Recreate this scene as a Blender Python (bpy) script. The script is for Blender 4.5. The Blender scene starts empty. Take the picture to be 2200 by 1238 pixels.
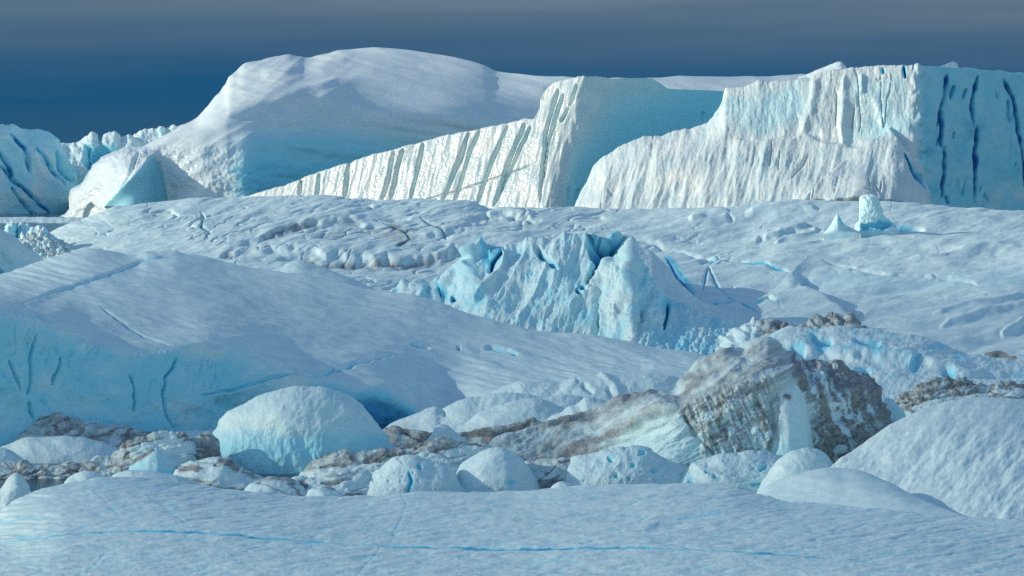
import bpy, math
import numpy as np
from types import SimpleNamespace as NS

# ------------------------------------------------------------------ camera
# photograph coordinates (2200 x 1238) are turned into rays from a tele camera standing on the shore
W_, H_ = 2200.0, 1238.0
FPX = 6238.0          # focal length in photograph pixels (20 degrees across)
HOR = 300.0           # row of the true horizon
CAMZ = 40.0
PITCH = math.atan((H_ / 2 - HOR) / FPX)
cp, sp = math.cos(PITCH), math.sin(PITCH)

def unproj(px, py, d):
    """point on the ray of (px, py) whose distance along +y is d"""
    dx = px - W_ / 2; dyc = H_ / 2 - py
    ry = cp * FPX + sp * dyc
    rz = -sp * FPX + cp * dyc
    k = d / ry
    return dx * k, d + 0 * k, CAMZ + rz * k

# ------------------------------------------------------------------ noise
def _h(i, j, k, s):
    n = (i.astype(np.uint32) * np.uint32(374761393) + j.astype(np.uint32) * np.uint32(668265263)
         + k.astype(np.uint32) * np.uint32(2147483647) + np.uint32((s * 1274126177) & 0xffffffff))
    n = (n ^ (n >> np.uint32(13))) * np.uint32(1274126177)
    n = n ^ (n >> np.uint32(16))
    return n

def gnoise(x, y, z, s=0):
    xi = np.floor(x).astype(np.int64); yi = np.floor(y).astype(np.int64); zi = np.floor(z).astype(np.int64)
    xf = (x - xi).astype(np.float32); yf = (y - yi).astype(np.float32); zf = (z - zi).astype(np.float32)
    u = xf * xf * xf * (xf * (xf * 6 - 15) + 10); v = yf * yf * yf * (yf * (yf * 6 - 15) + 10); w = zf * zf * zf * (zf * (zf * 6 - 15) + 10)
    out = 0
    for a in (0, 1):
        wa = u if a else 1 - u
        for b in (0, 1):
            wb = wa * (v if b else 1 - v)
            for c in (0, 1):
                n = _h(xi + a, yi + b, zi + c, s)
                gx = (n & np.uint32(1023)).astype(np.float32) / 511.5 - 1
                gy = ((n >> np.uint32(10)) & np.uint32(1023)).astype(np.float32) / 511.5 - 1
                gz = ((n >> np.uint32(20)) & np.uint32(1023)).astype(np.float32) / 511.5 - 1
                out = out + wb * (w if c else 1 - w) * (gx * (xf - a) + gy * (yf - b) + gz * (zf - c))
    return out * 1.25

def fbm(x, y, z, o=4, s=0, g=0.5):
    t = 0; a = 1.0; f = 1.0
    for k in range(o):
        t = t + a * gnoise(x * f + 17.3 * k, y * f + 5.1 * k, z * f + 9.7 * k, s + k); a *= g; f *= 2.03
    return t

def rdg(x, y, z, o=4, s=0, g=0.5):
    t = 0; a = 1.0; f = 1.0; n_ = 0
    for k in range(o):
        t = t + a * (1 - 2.6 * np.abs(gnoise(x * f + 11.3 * k, y * f + 3.1 * k, z * f + 7.7 * k, s + k))); n_ += a; a *= g; f *= 2.03
    return t / n_

def F(G, wl, o=4, s=0, g=0.5):
    wx, wy, wz = wl if isinstance(wl, tuple) else (wl, wl, wl)
    return fbm(G.x / wx, G.y / wy, G.z / wz, o, s, g)

def R(G, wl, o=4, s=0, g=0.5):
    wx, wy, wz = wl if isinstance(wl, tuple) else (wl, wl, wl)
    return rdg(G.x / wx, G.y / wy, G.z / wz, o, s, g)

def P(G, wl, o=3, s=0, g=0.5, rot=0.0):
    """noise over the face of the body (units of photograph pixels), turned by rot degrees"""
    a = math.radians(rot)
    u = G.px * math.cos(a) + G.py * math.sin(a); v = -G.px * math.sin(a) + G.py * math.cos(a)
    return fbm(u / wl[0], v / wl[1], u * 0 + 0.37 * s, o, s, g)

def PR(G, wl, o=3, s=0, g=0.5, rot=0.0):
    a = math.radians(rot)
    u = G.px * math.cos(a) + G.py * math.sin(a); v = -G.px * math.sin(a) + G.py * math.cos(a)
    return rdg(u / wl[0], v / wl[1], u * 0 + 0.37 * s, o, s, g)

def crease(G, wl, s, rot, w):
    n = P(G, wl, 3, s, 0.55, rot)
    return np.exp(-(n / w) ** 2)

def worley(x, y, z, s=0):
    xi = np.floor(x); yi = np.floor(y); zi = np.floor(z)
    best = np.full(x.shape, 9.0); sec = np.full(x.shape, 9.0); cid = np.zeros(x.shape)
    for a in (-1, 0, 1):
        for b in (-1, 0, 1):
            for c in (-1, 0, 1):
                n = _h((xi + a).astype(np.int64), (yi + b).astype(np.int64), (zi + c).astype(np.int64), s)
                ox = (n & np.uint32(1023)) / 1023.0; oy = ((n >> np.uint32(10)) & np.uint32(1023)) / 1023.0; oz = ((n >> np.uint32(20)) & np.uint32(1023)) / 1023.0
                d = np.sqrt((xi + a + ox - x) ** 2 + (yi + b + oy - y) ** 2 + (zi + c + oz - z) ** 2)
                m = d < best
                sec = np.where(m, best, np.minimum(sec, d)); cid = np.where(m, (n % np.uint32(997)) / 997.0, cid); best = np.where(m, d, best)
    return best, sec, cid

def ss(a, b, x):
    t = np.clip((x - a) / (b - a), 0, 1); return t * t * (3 - 2 * t)

def cobble(G, wl, s):
    wx = 0.35 * P(G, (wl[0] * 1.5, wl[1] * 1.5), 2, s)
    w1, w2, cid = worley(G.px / wl[0] + wx, G.py / wl[1] + wx, G.px * 0 + 0.5, s)
    return np.clip(0.75 - w1, 0, 1) * (0.5 + cid), np.exp(-((w2 - w1) / 0.13) ** 2), cid

# ------------------------------------------------------------------ marks traced on a body
def _dist(px, py, pts):
    best = np.full(px.shape, 1e9); sg = np.zeros(px.shape); tt = np.zeros(px.shape)
    n = len(pts) - 1
    for k in range(n):
        ax, ay = pts[k]; bx, by = pts[k + 1]
        ex, ey = bx - ax, by - ay
        L = ex * ex + ey * ey + 1e-9
        t = np.clip(((px - ax) * ex + (py - ay) * ey) / L, 0, 1)
        qx = px - (ax + t * ex); qy = py - (ay + t * ey)
        d = np.sqrt(qx * qx + qy * qy); m = d < best
        best = np.where(m, d, best); sg = np.where(m, np.sign(ex * qy - ey * qx), sg); tt = np.where(m, (k + t) / n, tt)
    return best, sg, tt

def _sub(G, pts, pad):
    xs = [p[0] for p in pts]; ys = [p[1] for p in pts]
    m = (G.px > min(xs) - pad) & (G.px < max(xs) + pad) & (G.py > min(ys) - pad) & (G.py < max(ys) + pad) & (G.v <= 1.02)
    return m

def _wob(G, m, amp, wl, s):
    px = G.px[m]; py = G.py[m]
    z = px * 0 + s * 0.71
    return px + amp * fbm(px / wl, py / wl, z, 2, s), py + amp * fbm(px / wl, py / wl, z + 40, 2, s + 9)

def ln(G, pts, w, wob=1.0, taper=True, s=1):
    out = np.zeros(G.px.shape)
    m = _sub(G, pts, w * 5)
    if not m.any(): return out
    px, py = _wob(G, m, w * 1.3 * wob, 10 + w * 7, s)
    d, _, t = _dist(px, py, pts)
    ww = w * (0.35 + 0.65 * np.sqrt(np.clip(4 * t * (1 - t), 0, 1))) if taper else w
    ww = ww * (1 + 0.55 * fbm(px / (15 + w * 9), py / (15 + w * 9), px * 0 + s, 2, s + 3))
    out[m] = np.exp(-(d / ww) ** 2) * (np.clip(12 * t * (1 - t), 0, 1) if taper else 1)
    return out

def lns(G, many, w, wob=1.0, s=1):
    t = 0
    for k, p in enumerate(many): t = np.maximum(t, ln(G, p, w, wob, True, s + 7 * k))
    return t

def stp(G, pts, w, fall, wob=1.0, s=1):
    """a step: high on the upper side of a left-to-right line, low below it, fading over `fall`"""
    out = np.zeros(G.px.shape)
    m = _sub(G, pts, fall * 7)
    if not m.any(): return out
    px, py = _wob(G, m, w * wob * 2, w * 7, s)
    d, sg, t = _dist(px, py, pts)
    out[m] = -np.tanh(sg * d / w) * np.exp(-d / fall) * np.clip(8 * t * (1 - t), 0, 1)
    return out

def pol(G, pts, soft=6.0, wob=1.0, s=1):
    out = np.zeros(G.px.shape)
    m = _sub(G, pts, soft * 4 + 4)
    if not m.any(): return out
    px, py = _wob(G, m, soft * 1.5 * wob, soft * 5, s)
    ins = np.zeros(px.shape, bool); n = len(pts)
    for k in range(n):
        ax, ay = pts[k]; bx, by = pts[(k + 1) % n]
        c = ((ay > py) != (by > py)) & (px < (bx - ax) * (py - ay) / (by - ay + 1e-9) + ax)
        ins ^= c
    d, _, _ = _dist(px, py, list(pts) + [pts[0]])
    out[m] = ss(-soft, soft, np.where(ins, d, -d))
    return out

# ------------------------------------------------------------------ interpolation
def pchip(xk, yk, x):
    xk = np.asarray(xk, float); yk = np.asarray(yk, float)
    if len(xk) == 1: return np.full(np.shape(x), yk[0])
    h = np.diff(xk); dl = np.diff(yk) / h
    m = np.zeros(len(xk)); m[0] = dl[0]; m[-1] = dl[-1]
    for i in range(1, len(xk) - 1):
        if dl[i - 1] * dl[i] > 0:
            w1 = 2 * h[i] + h[i - 1]; w2 = h[i] + 2 * h[i - 1]
            m[i] = (w1 + w2) / (w1 / dl[i - 1] + w2 / dl[i])
    i = np.clip(np.searchsorted(xk, x) - 1, 0, len(h) - 1)
    t = np.clip((x - xk[i]) / h[i], 0, 1); hh = h[i]
    return ((1 + 2 * t) * (1 - t) ** 2 * yk[i] + t * (1 - t) ** 2 * hh * m[i] + t * t * (3 - 2 * t) * yk[i + 1] + t * t * (t - 1) * hh * m[i + 1])

def curve(spec, x, smooth=True):
    if callable(spec): return spec(x)
    if np.isscalar(spec): return np.full(x.shape, float(spec))
    xs = [p[0] for p in spec]; ys = [p[1] for p in spec]
    return pchip(xs, ys, x) if smooth else np.interp(x, xs, ys)

# ------------------------------------------------------------------ materials
def nd(nt, t, **kw):
    n = nt.nodes.new(t)
    for k, v in kw.items(): setattr(n, k, v)
    return n

def ice_material(name, grain, bump=0.35, dist=0.06, snow=(0.73, 0.90, 0.85), snow2=(0.58, 0.79, 0.77), tint=(0.158, 0.154, 0.146), stretch=(1, 1, 1)):
    m = bpy.data.materials.new(name); m.use_nodes = True
    nt = m.node_tree; nt.nodes.clear(); L = nt.links.new
    out = nd(nt, 'ShaderNodeOutputMaterial'); bs = nd(nt, 'ShaderNodeBsdfPrincipled'); L(bs.outputs[0], out.inputs[0])
    tc = nd(nt, 'ShaderNodeTexCoord'); mp = nd(nt, 'ShaderNodeMapping'); mp.inputs['Scale'].default_value = stretch
    L(tc.outputs['Object'], mp.inputs[0])
    at = nd(nt, 'ShaderNodeAttribute', attribute_name='ice'); se = nd(nt, 'ShaderNodeSeparateColor'); L(at.outputs['Color'], se.inputs[0])
    def noise(sc, det, rough=0.6):
        n = nd(nt, 'ShaderNodeTexNoise'); n.inputs['Scale'].default_value = sc; n.inputs['Detail'].default_value = det; n.inputs['Roughness'].default_value = rough
        L(mp.outputs[0], n.inputs['Vector']); return n
    def math_(op, a, b, c=None):
        n = nd(nt, 'ShaderNodeMath', operation=op)
        for i, q in enumerate((a, b, c)):
            if q is None: continue
            if isinstance(q, (int, float)): n.inputs[i].default_value = q
            else: L(q, n.inputs[i])
        return n.outputs[0]
    def mix(f, a, b):
        n = nd(nt, 'ShaderNodeMix', data_type='RGBA')
        if isinstance(f, (int, float)): n.inputs[0].default_value = f
        else: L(f, n.inputs[0])
        for i, q in ((6, a), (7, b)):
            if isinstance(q, tuple): n.inputs[i].default_value = (*q, 1)
            else: L(q, n.inputs[i])
        return n.outputs[2]
    def mapr(v, a, b, c=0.0, d=1.0):
        n = nd(nt, 'ShaderNodeMapRange', interpolation_type='SMOOTHSTEP')
        L(v, n.inputs[0])
        for i, q in enumerate((a, b, c, d)): n.inputs[1 + i].default_value = q
        return n.outputs[0]
    nA = noise(grain * 0.12, 5); nB = noise(grain, 7, 0.72); nC = noise(grain * 0.45, 6, 0.65)
    col = mix(mapr(nA.outputs[0], 0.35, 0.68), snow2, snow)
    gr = noise(grain * 0.95, 3, 0.85)
    col = mix(mapr(gr.outputs[0], 0.34, 0.60, 0.50, 0.0), col, (0.46, 0.64, 0.74))
    # blue ice: pale cyan where a little bare, deep blue where the ice is clear and thick; also tints shaded parts
    rp = nd(nt, 'ShaderNodeValToRGB'); e = rp.color_ramp.elements
    e[0].position = 0.0; e[0].color = (0.52, 0.82, 0.84, 1)
    e[1].position = 1.0; e[1].color = (0.010, 0.085, 0.32, 1)
    q = rp.color_ramp.elements.new(0.33); q.color = (0.24, 0.70, 0.82, 1)
    q = rp.color_ramp.elements.new(0.62); q.color = (0.06, 0.36, 0.56, 1)
    bl = math_('ADD', se.outputs[1], math_('MULTIPLY', math_('SUBTRACT', nC.outputs[0], 0.5), math_('MULTIPLY', se.outputs[1], 0.5)))
    L(bl, rp.inputs[0])
    col = mix(mapr(se.outputs[1], 0.02, 0.22), col, rp.outputs[0])
    # dirt carried by the ice
    dn = math_('ADD', se.outputs[0], math_('MULTIPLY', math_('SUBTRACT', nB.outputs[0], 0.5), 0.55))
    dm = mapr(dn, 0.18, 0.72)
    dm = math_('MULTIPLY', dm, mapr(se.outputs[0], 0.02, 0.25))
    dcol = mix(mapr(nC.outputs[0], 0.35, 0.65), tuple(c * 0.45 for c in tint), tuple(c * 1.7 for c in tint))
    col = mix(math_('MULTIPLY', dm, 0.86), col, dcol)
    L(col, bs.inputs['Base Color'])
    ro = mapr(se.outputs[2], 0.0, 1.0, 0.62, 0.13)
    L(ro, bs.inputs['Roughness']); bs.inputs['IOR'].default_value = 1.31
    b1 = nd(nt, 'ShaderNodeBump'); b1.inputs['Strength'].default_value = bump; b1.inputs['Distance'].default_value = dist
    hh = math_('ADD', nB.outputs[0], math_('MULTIPLY', nC.outputs[0], 1.2))
    L(hh, b1.inputs['Height']); L(b1.outputs[0], bs.inputs['Normal'])
    return m

MAT = {
    'near': ice_material('near_snow', 5.0, 0.32, 0.045),
    'near_ice': ice_material('near_ice', 3.2, 0.45, 0.07),
    'mid': ice_material('mid_ice', 1.6, 0.45, 0.11),
    'far': ice_material('far_ice', 0.8, 0.45, 0.18, snow=(0.80, 0.88, 0.83), snow2=(0.68, 0.80, 0.79)),
    'wet': ice_material('far_wet_ice', 0.9, 0.45, 0.26, snow=(0.78, 0.81, 0.74), snow2=(0.55, 0.67, 0.67)),
}

# ------------------------------------------------------------------ body builder
STATS = []
def body(name, rows, x0, x1, mat='near_ice', du=2.0, dv=2.0, thick=12.0, disp=None, attr=None, label=None, cat=None, group=None,
         kind=None, parent=None, prof=None, rnd=0.0, jag=False, part_label=None, steep=0.0):
    """rows run from the front foot to the crest: (outline, distance). A back is added behind the crest and a
    foot down into the water, so the body is a closed mass with its own distance and thickness."""
    nx = max(12, int((x1 - x0) / du) + 1)
    px = np.linspace(x0, x1, nx)
    PY = []; D = []
    t = (px - 0.5 * (x0 + x1)) / (0.5 * (x1 - x0))
    bend = rnd * (1 - np.sqrt(np.clip(1 - t * t * 0.985, 0, 1)))
    for k, (o, d) in enumerate(rows):
        PY.append(curve(o, px, not jag))
    for k in range(len(PY) - 2, -1, -1): PY[k] = np.maximum(PY[k], PY[k + 1] + 0.5)
    for k, (o, d) in enumerate(rows):
        dd = d(px, PY[k]) if callable(d) else curve(d, px)
        D.append(dd + bend)
    PY = np.array(PY); D = np.array(D); K = len(rows)
    vs = []
    for k in range(K - 1):
        n = max(4, int(np.percentile(np.abs(PY[k] - PY[k + 1]), 92) / dv))
        vs += list(k + np.arange(n) / n)
    vs.append(K - 1.0); vs = np.array(vs); nf = len(vs)
    if K == 2:
        p = prof or 2.0
        g = 1 - (1 - vs ** p) ** (1 / p)
        # ease the sampling towards the crest, where the top rolls away
        py = PY[0][None] + (PY[1] - PY[0])[None] * vs[:, None]
        d = D[0][None] + (D[1] - D[0])[None] * g[:, None]
    else:
        i = np.clip(vs.astype(int), 0, K - 2); tt = (vs - i)[:, None]
        def tang(A):
            M = np.zeros_like(A); dl = np.diff(A, axis=0)
            M[0] = dl[0]; M[-1] = dl[-1]
            for k in range(1, K - 1):
                a, b = dl[k - 1], dl[k]
                M[k] = np.where(a * b > 0, 2 * a * b / np.where(np.abs(a + b) < 1e-9, 1, a + b), 0)
            return M
        def her(A):
            M = tang(A)
            return ((1 + 2 * tt) * (1 - tt) ** 2 * A[i] + tt * (1 - tt) ** 2 * M[i] + tt * tt * (3 - 2 * tt) * A[i + 1] + tt * tt * (tt - 1) * M[i + 1])
        py = her(PY); d = her(D)
    PXg = np.repeat(px[None], nf, 0)
    X, Y, Z = unproj(PXg, py, d)
    # foot
    zl = -3.0
    sk = []
    for f in (1.0, 0.5):
        sk.append((X[0], Y[0] + 0 * X[0], Z[0] + (np.minimum(zl, Z[0] - .5) - Z[0]) * f))
    Xs = np.array([s[0] for s in sk]); Ys = np.array([s[1] for s in sk]); Zs = np.array([s[2] for s in sk])
    # back
    nb = 18
    bx, by, bz = [], [], []
    for j in range(1, nb + 1):
        th = j / nb * math.pi / 2
        dd = d[-1] + thick * math.sin(th)
        xs_, ys_, zs_ = unproj(px, py[-1], dd)
        f = 0.12 * j / nb + 0.88 * (1 - math.cos(th))
        bx.append(xs_); by.append(ys_); bz.append(zs_ + (zl - zs_) * f)
    X = np.vstack([Xs, X, bx]); Y = np.vstack([Ys, Y, by]); Z = np.vstack([Zs, Z, bz])
    PYa = np.vstack([py[0][None], py[0][None], py, np.repeat(py[-1][None], nb, 0)])
    PXa = np.repeat(px[None], X.shape[0], 0)
    V = np.concatenate([[0, 0], vs / (K - 1), 1 + np.arange(1, nb + 1) / nb])[:, None] + 0 * X
    G = NS(x=X, y=Y, z=Z, px=PXa, py=PYa, v=V, t=np.repeat(t[None], X.shape[0], 0))
    def normals(X, Y, Z):
        Pm = np.stack([X, Y, Z], -1)
        a = np.gradient(Pm, axis=1); b = np.gradient(Pm, axis=0)
        n = np.cross(a, b); l = np.linalg.norm(n, axis=-1, keepdims=True)
        return n / np.maximum(l, 1e-9)
    G.n = normals(X, Y, Z)
    if disp is not None:
        h = disp(G) + 0 * X
        h = h * ss(0, 0.02, G.v + 0.02)
        N_ = G.n.copy()
        # near the crest line push outward rather than along a degenerate normal
        X = X + N_[..., 0] * h; Y = Y + N_[..., 1] * h; Z = Z + N_[..., 2] * h
        G.h = h
    G.nz = normals(X, Y, Z)[..., 2]
    G.X, G.Y, G.Z = X, Y, Z
    # side walls: fold the end columns down
    def endcol(i, s):
        w = max(0.4, 0.03 * thick)
        return X[:, i] + s * w, Y[:, i], np.full(X.shape[0], zl)
    A = {'dirt': 0, 'blue': 0, 'wet': 0}
    if attr: A.update(attr(G))
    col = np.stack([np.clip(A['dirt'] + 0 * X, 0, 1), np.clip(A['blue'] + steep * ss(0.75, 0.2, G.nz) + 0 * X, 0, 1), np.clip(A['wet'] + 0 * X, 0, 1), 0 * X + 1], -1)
    l = endcol(0, -1); r = endcol(-1, 1)
    X = np.column_stack([l[0], X, r[0]]); Y = np.column_stack([l[1], Y, r[1]]); Z = np.column_stack([l[2], Z, r[2]])
    col = np.concatenate([col[:, :1], col, col[:, -1:]], 1)
    nr, nc = X.shape
    ox, oy = float(X.mean()), float(Y.mean())
    if parent is not None: ox, oy = parent['ox'], parent['oy']
    co = np.stack([X - ox, Y - oy, Z], -1).reshape(-1, 3).astype(np.float32)
    idx = np.arange(nr * nc).reshape(nr, nc)
    q = np.stack([idx[:-1, :-1], idx[:-1, 1:], idx[1:, 1:], idx[1:, :-1]], -1).reshape(-1, 4)
    me = bpy.data.meshes.new(name)
    me.vertices.add(len(co)); me.vertices.foreach_set('co', co.ravel())
    nq = len(q)
    me.loops.add(nq * 4); me.polygons.add(nq)
    me.loops.foreach_set('vertex_index', q.ravel().astype(np.int32))
    me.polygons.foreach_set('loop_start', np.arange(0, nq * 4, 4, dtype=np.int32))
    me.polygons.foreach_set('use_smooth', np.ones(nq, bool))
    me.update(calc_edges=True)
    ca = me.attributes.new('ice', 'FLOAT_COLOR', 'POINT')
    ca.data.foreach_set('color', col.reshape(-1, 4).astype(np.float32).ravel())
    me.materials.append(MAT[mat])
    ob = bpy.data.objects.new(name, me); bpy.context.scene.collection.objects.link(ob)
    if parent is not None:
        ob.parent = parent
        if part_label: ob['label'] = part_label
    else:
        ob.location = (ox, oy, 0); ob['ox'] = ox; ob['oy'] = oy
        if label: ob['label'] = label
        if cat: ob['category'] = cat
        if group: ob['group'] = group
        if kind: ob['kind'] = kind
    STATS.append((name, len(co)))
    return ob

# =================================================================== SETTING: sea
def sea():
    me = bpy.data.meshes.new('sea')
    s = 9000
    me.from_pydata([(-s, -300, 0), (s, -300, 0), (s, 2 * s, 0), (-s, 2 * s, 0)], [], [(0, 1, 2, 3)])
    m = bpy.data.materials.new('sea_water'); m.use_nodes = True
    nt = m.node_tree; bs = nt.nodes['Principled BSDF']
    bs.inputs['Base Color'].default_value = (0.012, 0.06, 0.09, 1); bs.inputs['Roughness'].default_value = 0.12; bs.inputs['IOR'].default_value = 1.33
    tc = nd(nt, 'ShaderNodeTexCoord'); n = nd(nt, 'ShaderNodeTexNoise'); n.inputs['Scale'].default_value = 0.6; n.inputs['Detail'].default_value = 6
    b = nd(nt, 'ShaderNodeBump'); b.inputs['Strength'].default_value = 0.3; b.inputs['Distance'].default_value = 0.3
    nt.links.new(tc.outputs['Object'], n.inputs['Vector']); nt.links.new(n.outputs[0], b.inputs['Height']); nt.links.new(b.outputs[0], bs.inputs['Normal'])
    me.materials.append(m)
    o = bpy.data.objects.new('sea', me); bpy.context.scene.collection.objects.link(o); o['kind'] = 'structure'
sea()

# =================================================================== FAR BERGS
BACK = 'icebergs along the horizon'
# -- blue cracked slab, far left
C1 = [[(-5, 352), (30, 385), (75, 425), (112, 462)], [(22, 400), (60, 445), (95, 485)], [(20, 283), (45, 320), (68, 372)], [(70, 320), (105, 360), (140, 402)], [(-20, 300), (10, 345), (30, 385)]]
body('iceberg', [([(-160, 530), (300, 530)], [(-160, 1500), (300, 1640)]),
                 ([(-160, 262), (0, 270), (30, 272), (60, 280), (95, 285), (118, 297), (130, 316), (150, 352), (168, 385), (185, 420), (220, 480), (300, 520)], [(-160, 1540), (300, 1690)])],
     -520, 300, 'far', 1.5, 1.5, 60, prof=1.25,
     disp=lambda G: 2.0 * P(G, (90, 60), 3, 3) - 3.0 * lns(G, C1, 3.2) + 1.2 * PR(G, (120, 16), 3, 5, rot=48) + 1.6 * stp(G, [(-20, 290), (60, 350), (130, 430)], 5, 40) - 3.5 * ln(G, [(112, 322), (135, 360), (170, 402)], 8),
     attr=lambda G: dict(blue=0.16 + 0.75 * lns(G, C1, 3.6) + 0.45 * ln(G, [(112, 322), (135, 360), (170, 402)], 8) + 0.12 * P(G, (60, 40), 3, 8)),
     label='blue shaded iceberg slab crossed by slanting cracks, cut by the left photo edge', cat='iceberg', group=BACK)
# -- two jagged bergs behind the foot of the dome
body('iceberg', [([(105, 440), (320, 440)], 1660), ([(105, 340), (122, 314), (135, 309), (150, 311), (162, 306), (178, 303), (190, 296), (200, 287), (208, 290), (214, 302), (220, 301), (226, 292), (240, 289), (252, 291), (262, 296), (275, 296), (290, 304), (305, 316), (320, 330)], 1690)],
     105, 320, 'far', 1.3, 1.3, 40, prof=1.3,
     disp=lambda G: 2.2 * PR(G, (34, 60), 3, 21, rot=-20) + 0.7 * P(G, (12, 16), 3, 4) - 7 * pol(G, [(182, 318), (240, 316), (262, 330), (215, 350), (195, 372), (182, 345)], 5),
     attr=lambda G: dict(blue=0.08 + 0.3 * pol(G, [(182, 318), (240, 316), (262, 330), (215, 350), (195, 372), (182, 345)], 5)), steep=0.04,  # blue patch colours in the shade on this part of the berg
     label='small jagged iceberg between the blue slab and the white dome', cat='iceberg', group=BACK)
body('iceberg', [([(270, 400), (470, 400)], 1670), ([(270, 325), (284, 302), (292, 290), (300, 283), (312, 281), (330, 282), (340, 281), (343, 273), (348, 272), (353, 281), (364, 278), (370, 273), (382, 274), (400, 270), (430, 268), (470, 275)], 1700)],
     270, 470, 'far', 1.3, 1.3, 30, prof=1.3,
     disp=lambda G: 1.8 * PR(G, (34, 30), 3, 31) + 0.9 * P(G, (14, 12), 3, 14), attr=lambda G: dict(blue=0.05), steep=0.1,
     label='low knobbly iceberg crest peeping over the long ridge of the white dome', cat='iceberg', group=BACK)

# -- the great dome
def dome_disp(G):
    h = 1.5 * P(G, (300, 60), 2, 41, rot=10) * ss(200, 420, G.px) + 0.14 * P(G, (60, 12), 4, 42, rot=12)
    # long wind-packed swells sweeping off the crown
    sw = [[(560, 165), (640, 150), (760, 122)], [(620, 205), (720, 172), (800, 165), (900, 178), (1000, 205)], [(900, 140), (1000, 165), (1100, 185), (1190, 198)], [(880, 172), (1000, 205), (1170, 250)]]
    h = h + 0.8 * lns(G, sw, 12, 0.1, 50) + 0.9 * PR(G, (320, 44), 2, 43, rot=-34) * ss(820, 620, G.px) + 0.7 * PR(G, (420, 36), 2, 44, rot=14) * ss(640, 860, G.px) + 0.8 * P(G, (70, 60), 2, 47) * pol(G, [(430, 300), (600, 290), (640, 440), (420, 440)], 30) + 0.5 * P(G, (200, 18), 2, 49, rot=16) * ss(260, 160, G.py - 0.04 * G.px)
    h = h + 1.4 * stp(G, [(306, 318), (400, 280), (480, 258), (560, 236), (620, 222), (690, 219), (760, 236)], 8, 40, 0.2)
    # streaks in the shaded hollow
    h = h + 1.6 * P(G, (300, 34), 3, 52, rot=8) * ss(460, 560, G.px) * ss(230, 270, G.py) + 0.6 * lns(G, [[(480, 262), (600, 268), (720, 262), (800, 270)], [(500, 305), (600, 310), (700, 330), (830, 345)], [(560, 380), (640, 372), (740, 380)], [(690, 232), (770, 262), (800, 262)]], 8, 0.5, 70)
    # lit buttress at the left, its niches and folds
    niche = pol(G, [(329, 336), (344, 350), (362, 445), (244, 448), (285, 390), (315, 345)], 2.5, 0.5)
    h = h + niche * (4.5 - 8.5 * np.clip((G.px - 244) / 118, 0, 1)) + 2.5 * ln(G, [(329, 336), (312, 350), (285, 390), (240, 452)], 9, 0.3, False)
    n2 = pol(G, [(197, 436), (212, 447), (220, 470), (176, 475), (185, 450)], 2.5, 0.5)
    h = h - 2.5 * n2
    h = h - 2.0 * ln(G, [(300, 325), (282, 372), (250, 430)], 3.0, 0.5)
    m = ss(560, 480, G.px) * ss(300, 330, G.py) * (1 - niche)
    h = h + m * (0.8 * PR(G, (46, 60), 4, 45, rot=25) + 0.4 * P(G, (9, 9), 3, 46))
    h = h + 0.9 * P(G, (30, 18), 3, 48) * pol(G, [(430, 400), (520, 350), (620, 360), (560, 420), (470, 430)], 12)
    return h
def dome_attr(G):
    niche = pol(G, [(329, 336), (344, 350), (362, 445), (244, 448), (285, 390), (315, 345)], 2.5, 0.5)  # the niche facet is coloured bluer for its shade
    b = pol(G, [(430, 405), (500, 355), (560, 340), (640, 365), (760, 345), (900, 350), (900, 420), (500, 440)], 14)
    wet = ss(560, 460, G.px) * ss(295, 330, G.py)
    hollow_shade = ss(-30, 120, G.py - curve([(85, 999), (300, 999), (440, 285), (690, 225), (850, 262), (1200, 300), (1900, 300)], G.px))  # blue tint painting in the shade below the ridge
    return dict(blue=0.20 * niche + (0.12 * b + 0.14 * hollow_shade) * ss(490, 560, G.px) + 0.12 * lns(G, [[(500, 370), (520, 362)], [(505, 385), (545, 372)], [(520, 400), (560, 388)]], 4) + 0.10 * ss(240, 330, G.py) * ss(380, 520, G.px), wet=wet * 0.8 * (1 - niche))
body('iceberg', [
    ([(85, 540), (1850, 540)], [(85, 1512), (200, 1485), (290, 1458), (350, 1480), (365, 1482), (440, 1464), (520, 1460), (600, 1480), (700, 1518), (1000, 1580), (1200, 1620), (1850, 1680)]),
    ([(85, 510), (110, 492), (153, 452), (200, 405), (300, 385), (350, 385), (430, 395), (560, 385), (750, 365), (1000, 360), (1200, 340), (1850, 330)], [(85, 1515), (200, 1490), (290, 1464), (350, 1484), (440, 1472), (520, 1470), (600, 1496), (700, 1540), (1000, 1600), (1200, 1635), (1850, 1690)]),
    ([(85, 505), (103, 491), (130, 472), (153, 450), (155, 424), (178, 399), (192, 375), (220, 349), (256, 332), (306, 325), (373, 300), (420, 284), (480, 262), (560, 238), (620, 222), (690, 219), (760, 236), (850, 253), (960, 266), (1050, 276), (1200, 285), (1400, 240), (1850, 220)],
     [(85, 1516), (180, 1505), (306, 1490), (480, 1500), (560, 1520), (690, 1560), (1000, 1600), (1200, 1640), (1850, 1700)]),
    ([(85, 500), (101, 488), (130, 468), (150, 448), (152, 422), (178, 395), (192, 371), (220, 343), (256, 325), (306, 316), (320, 309), (373, 286), (402, 272), (426, 259), (444, 240), (462, 217), (487, 190), (497, 169), (512, 155), (528, 142), (561, 131), (600, 122), (622, 119), (640, 121), (654, 124), (700, 114), (761, 103), (800, 102), (835, 104), (880, 109), (932, 118), (990, 129), (1036, 142), (1068, 156), (1110, 161), (1158, 165), (1250, 170), (1400, 169), (1477, 165), (1560, 166), (1640, 166), (1740, 163), (1850, 165)],
     [(85, 1518), (180, 1512), (306, 1505), (373, 1530), (440, 1590), (530, 1660), (780, 1710), (1050, 1700), (1200, 1690), (1850, 1740)])],
    85, 1850, 'far', 1.8, 1.6, 120, disp=dome_disp, attr=dome_attr,
    label='huge smooth white dome-shaped iceberg rising highest against the dark sky', cat='iceberg', group=BACK)

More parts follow.
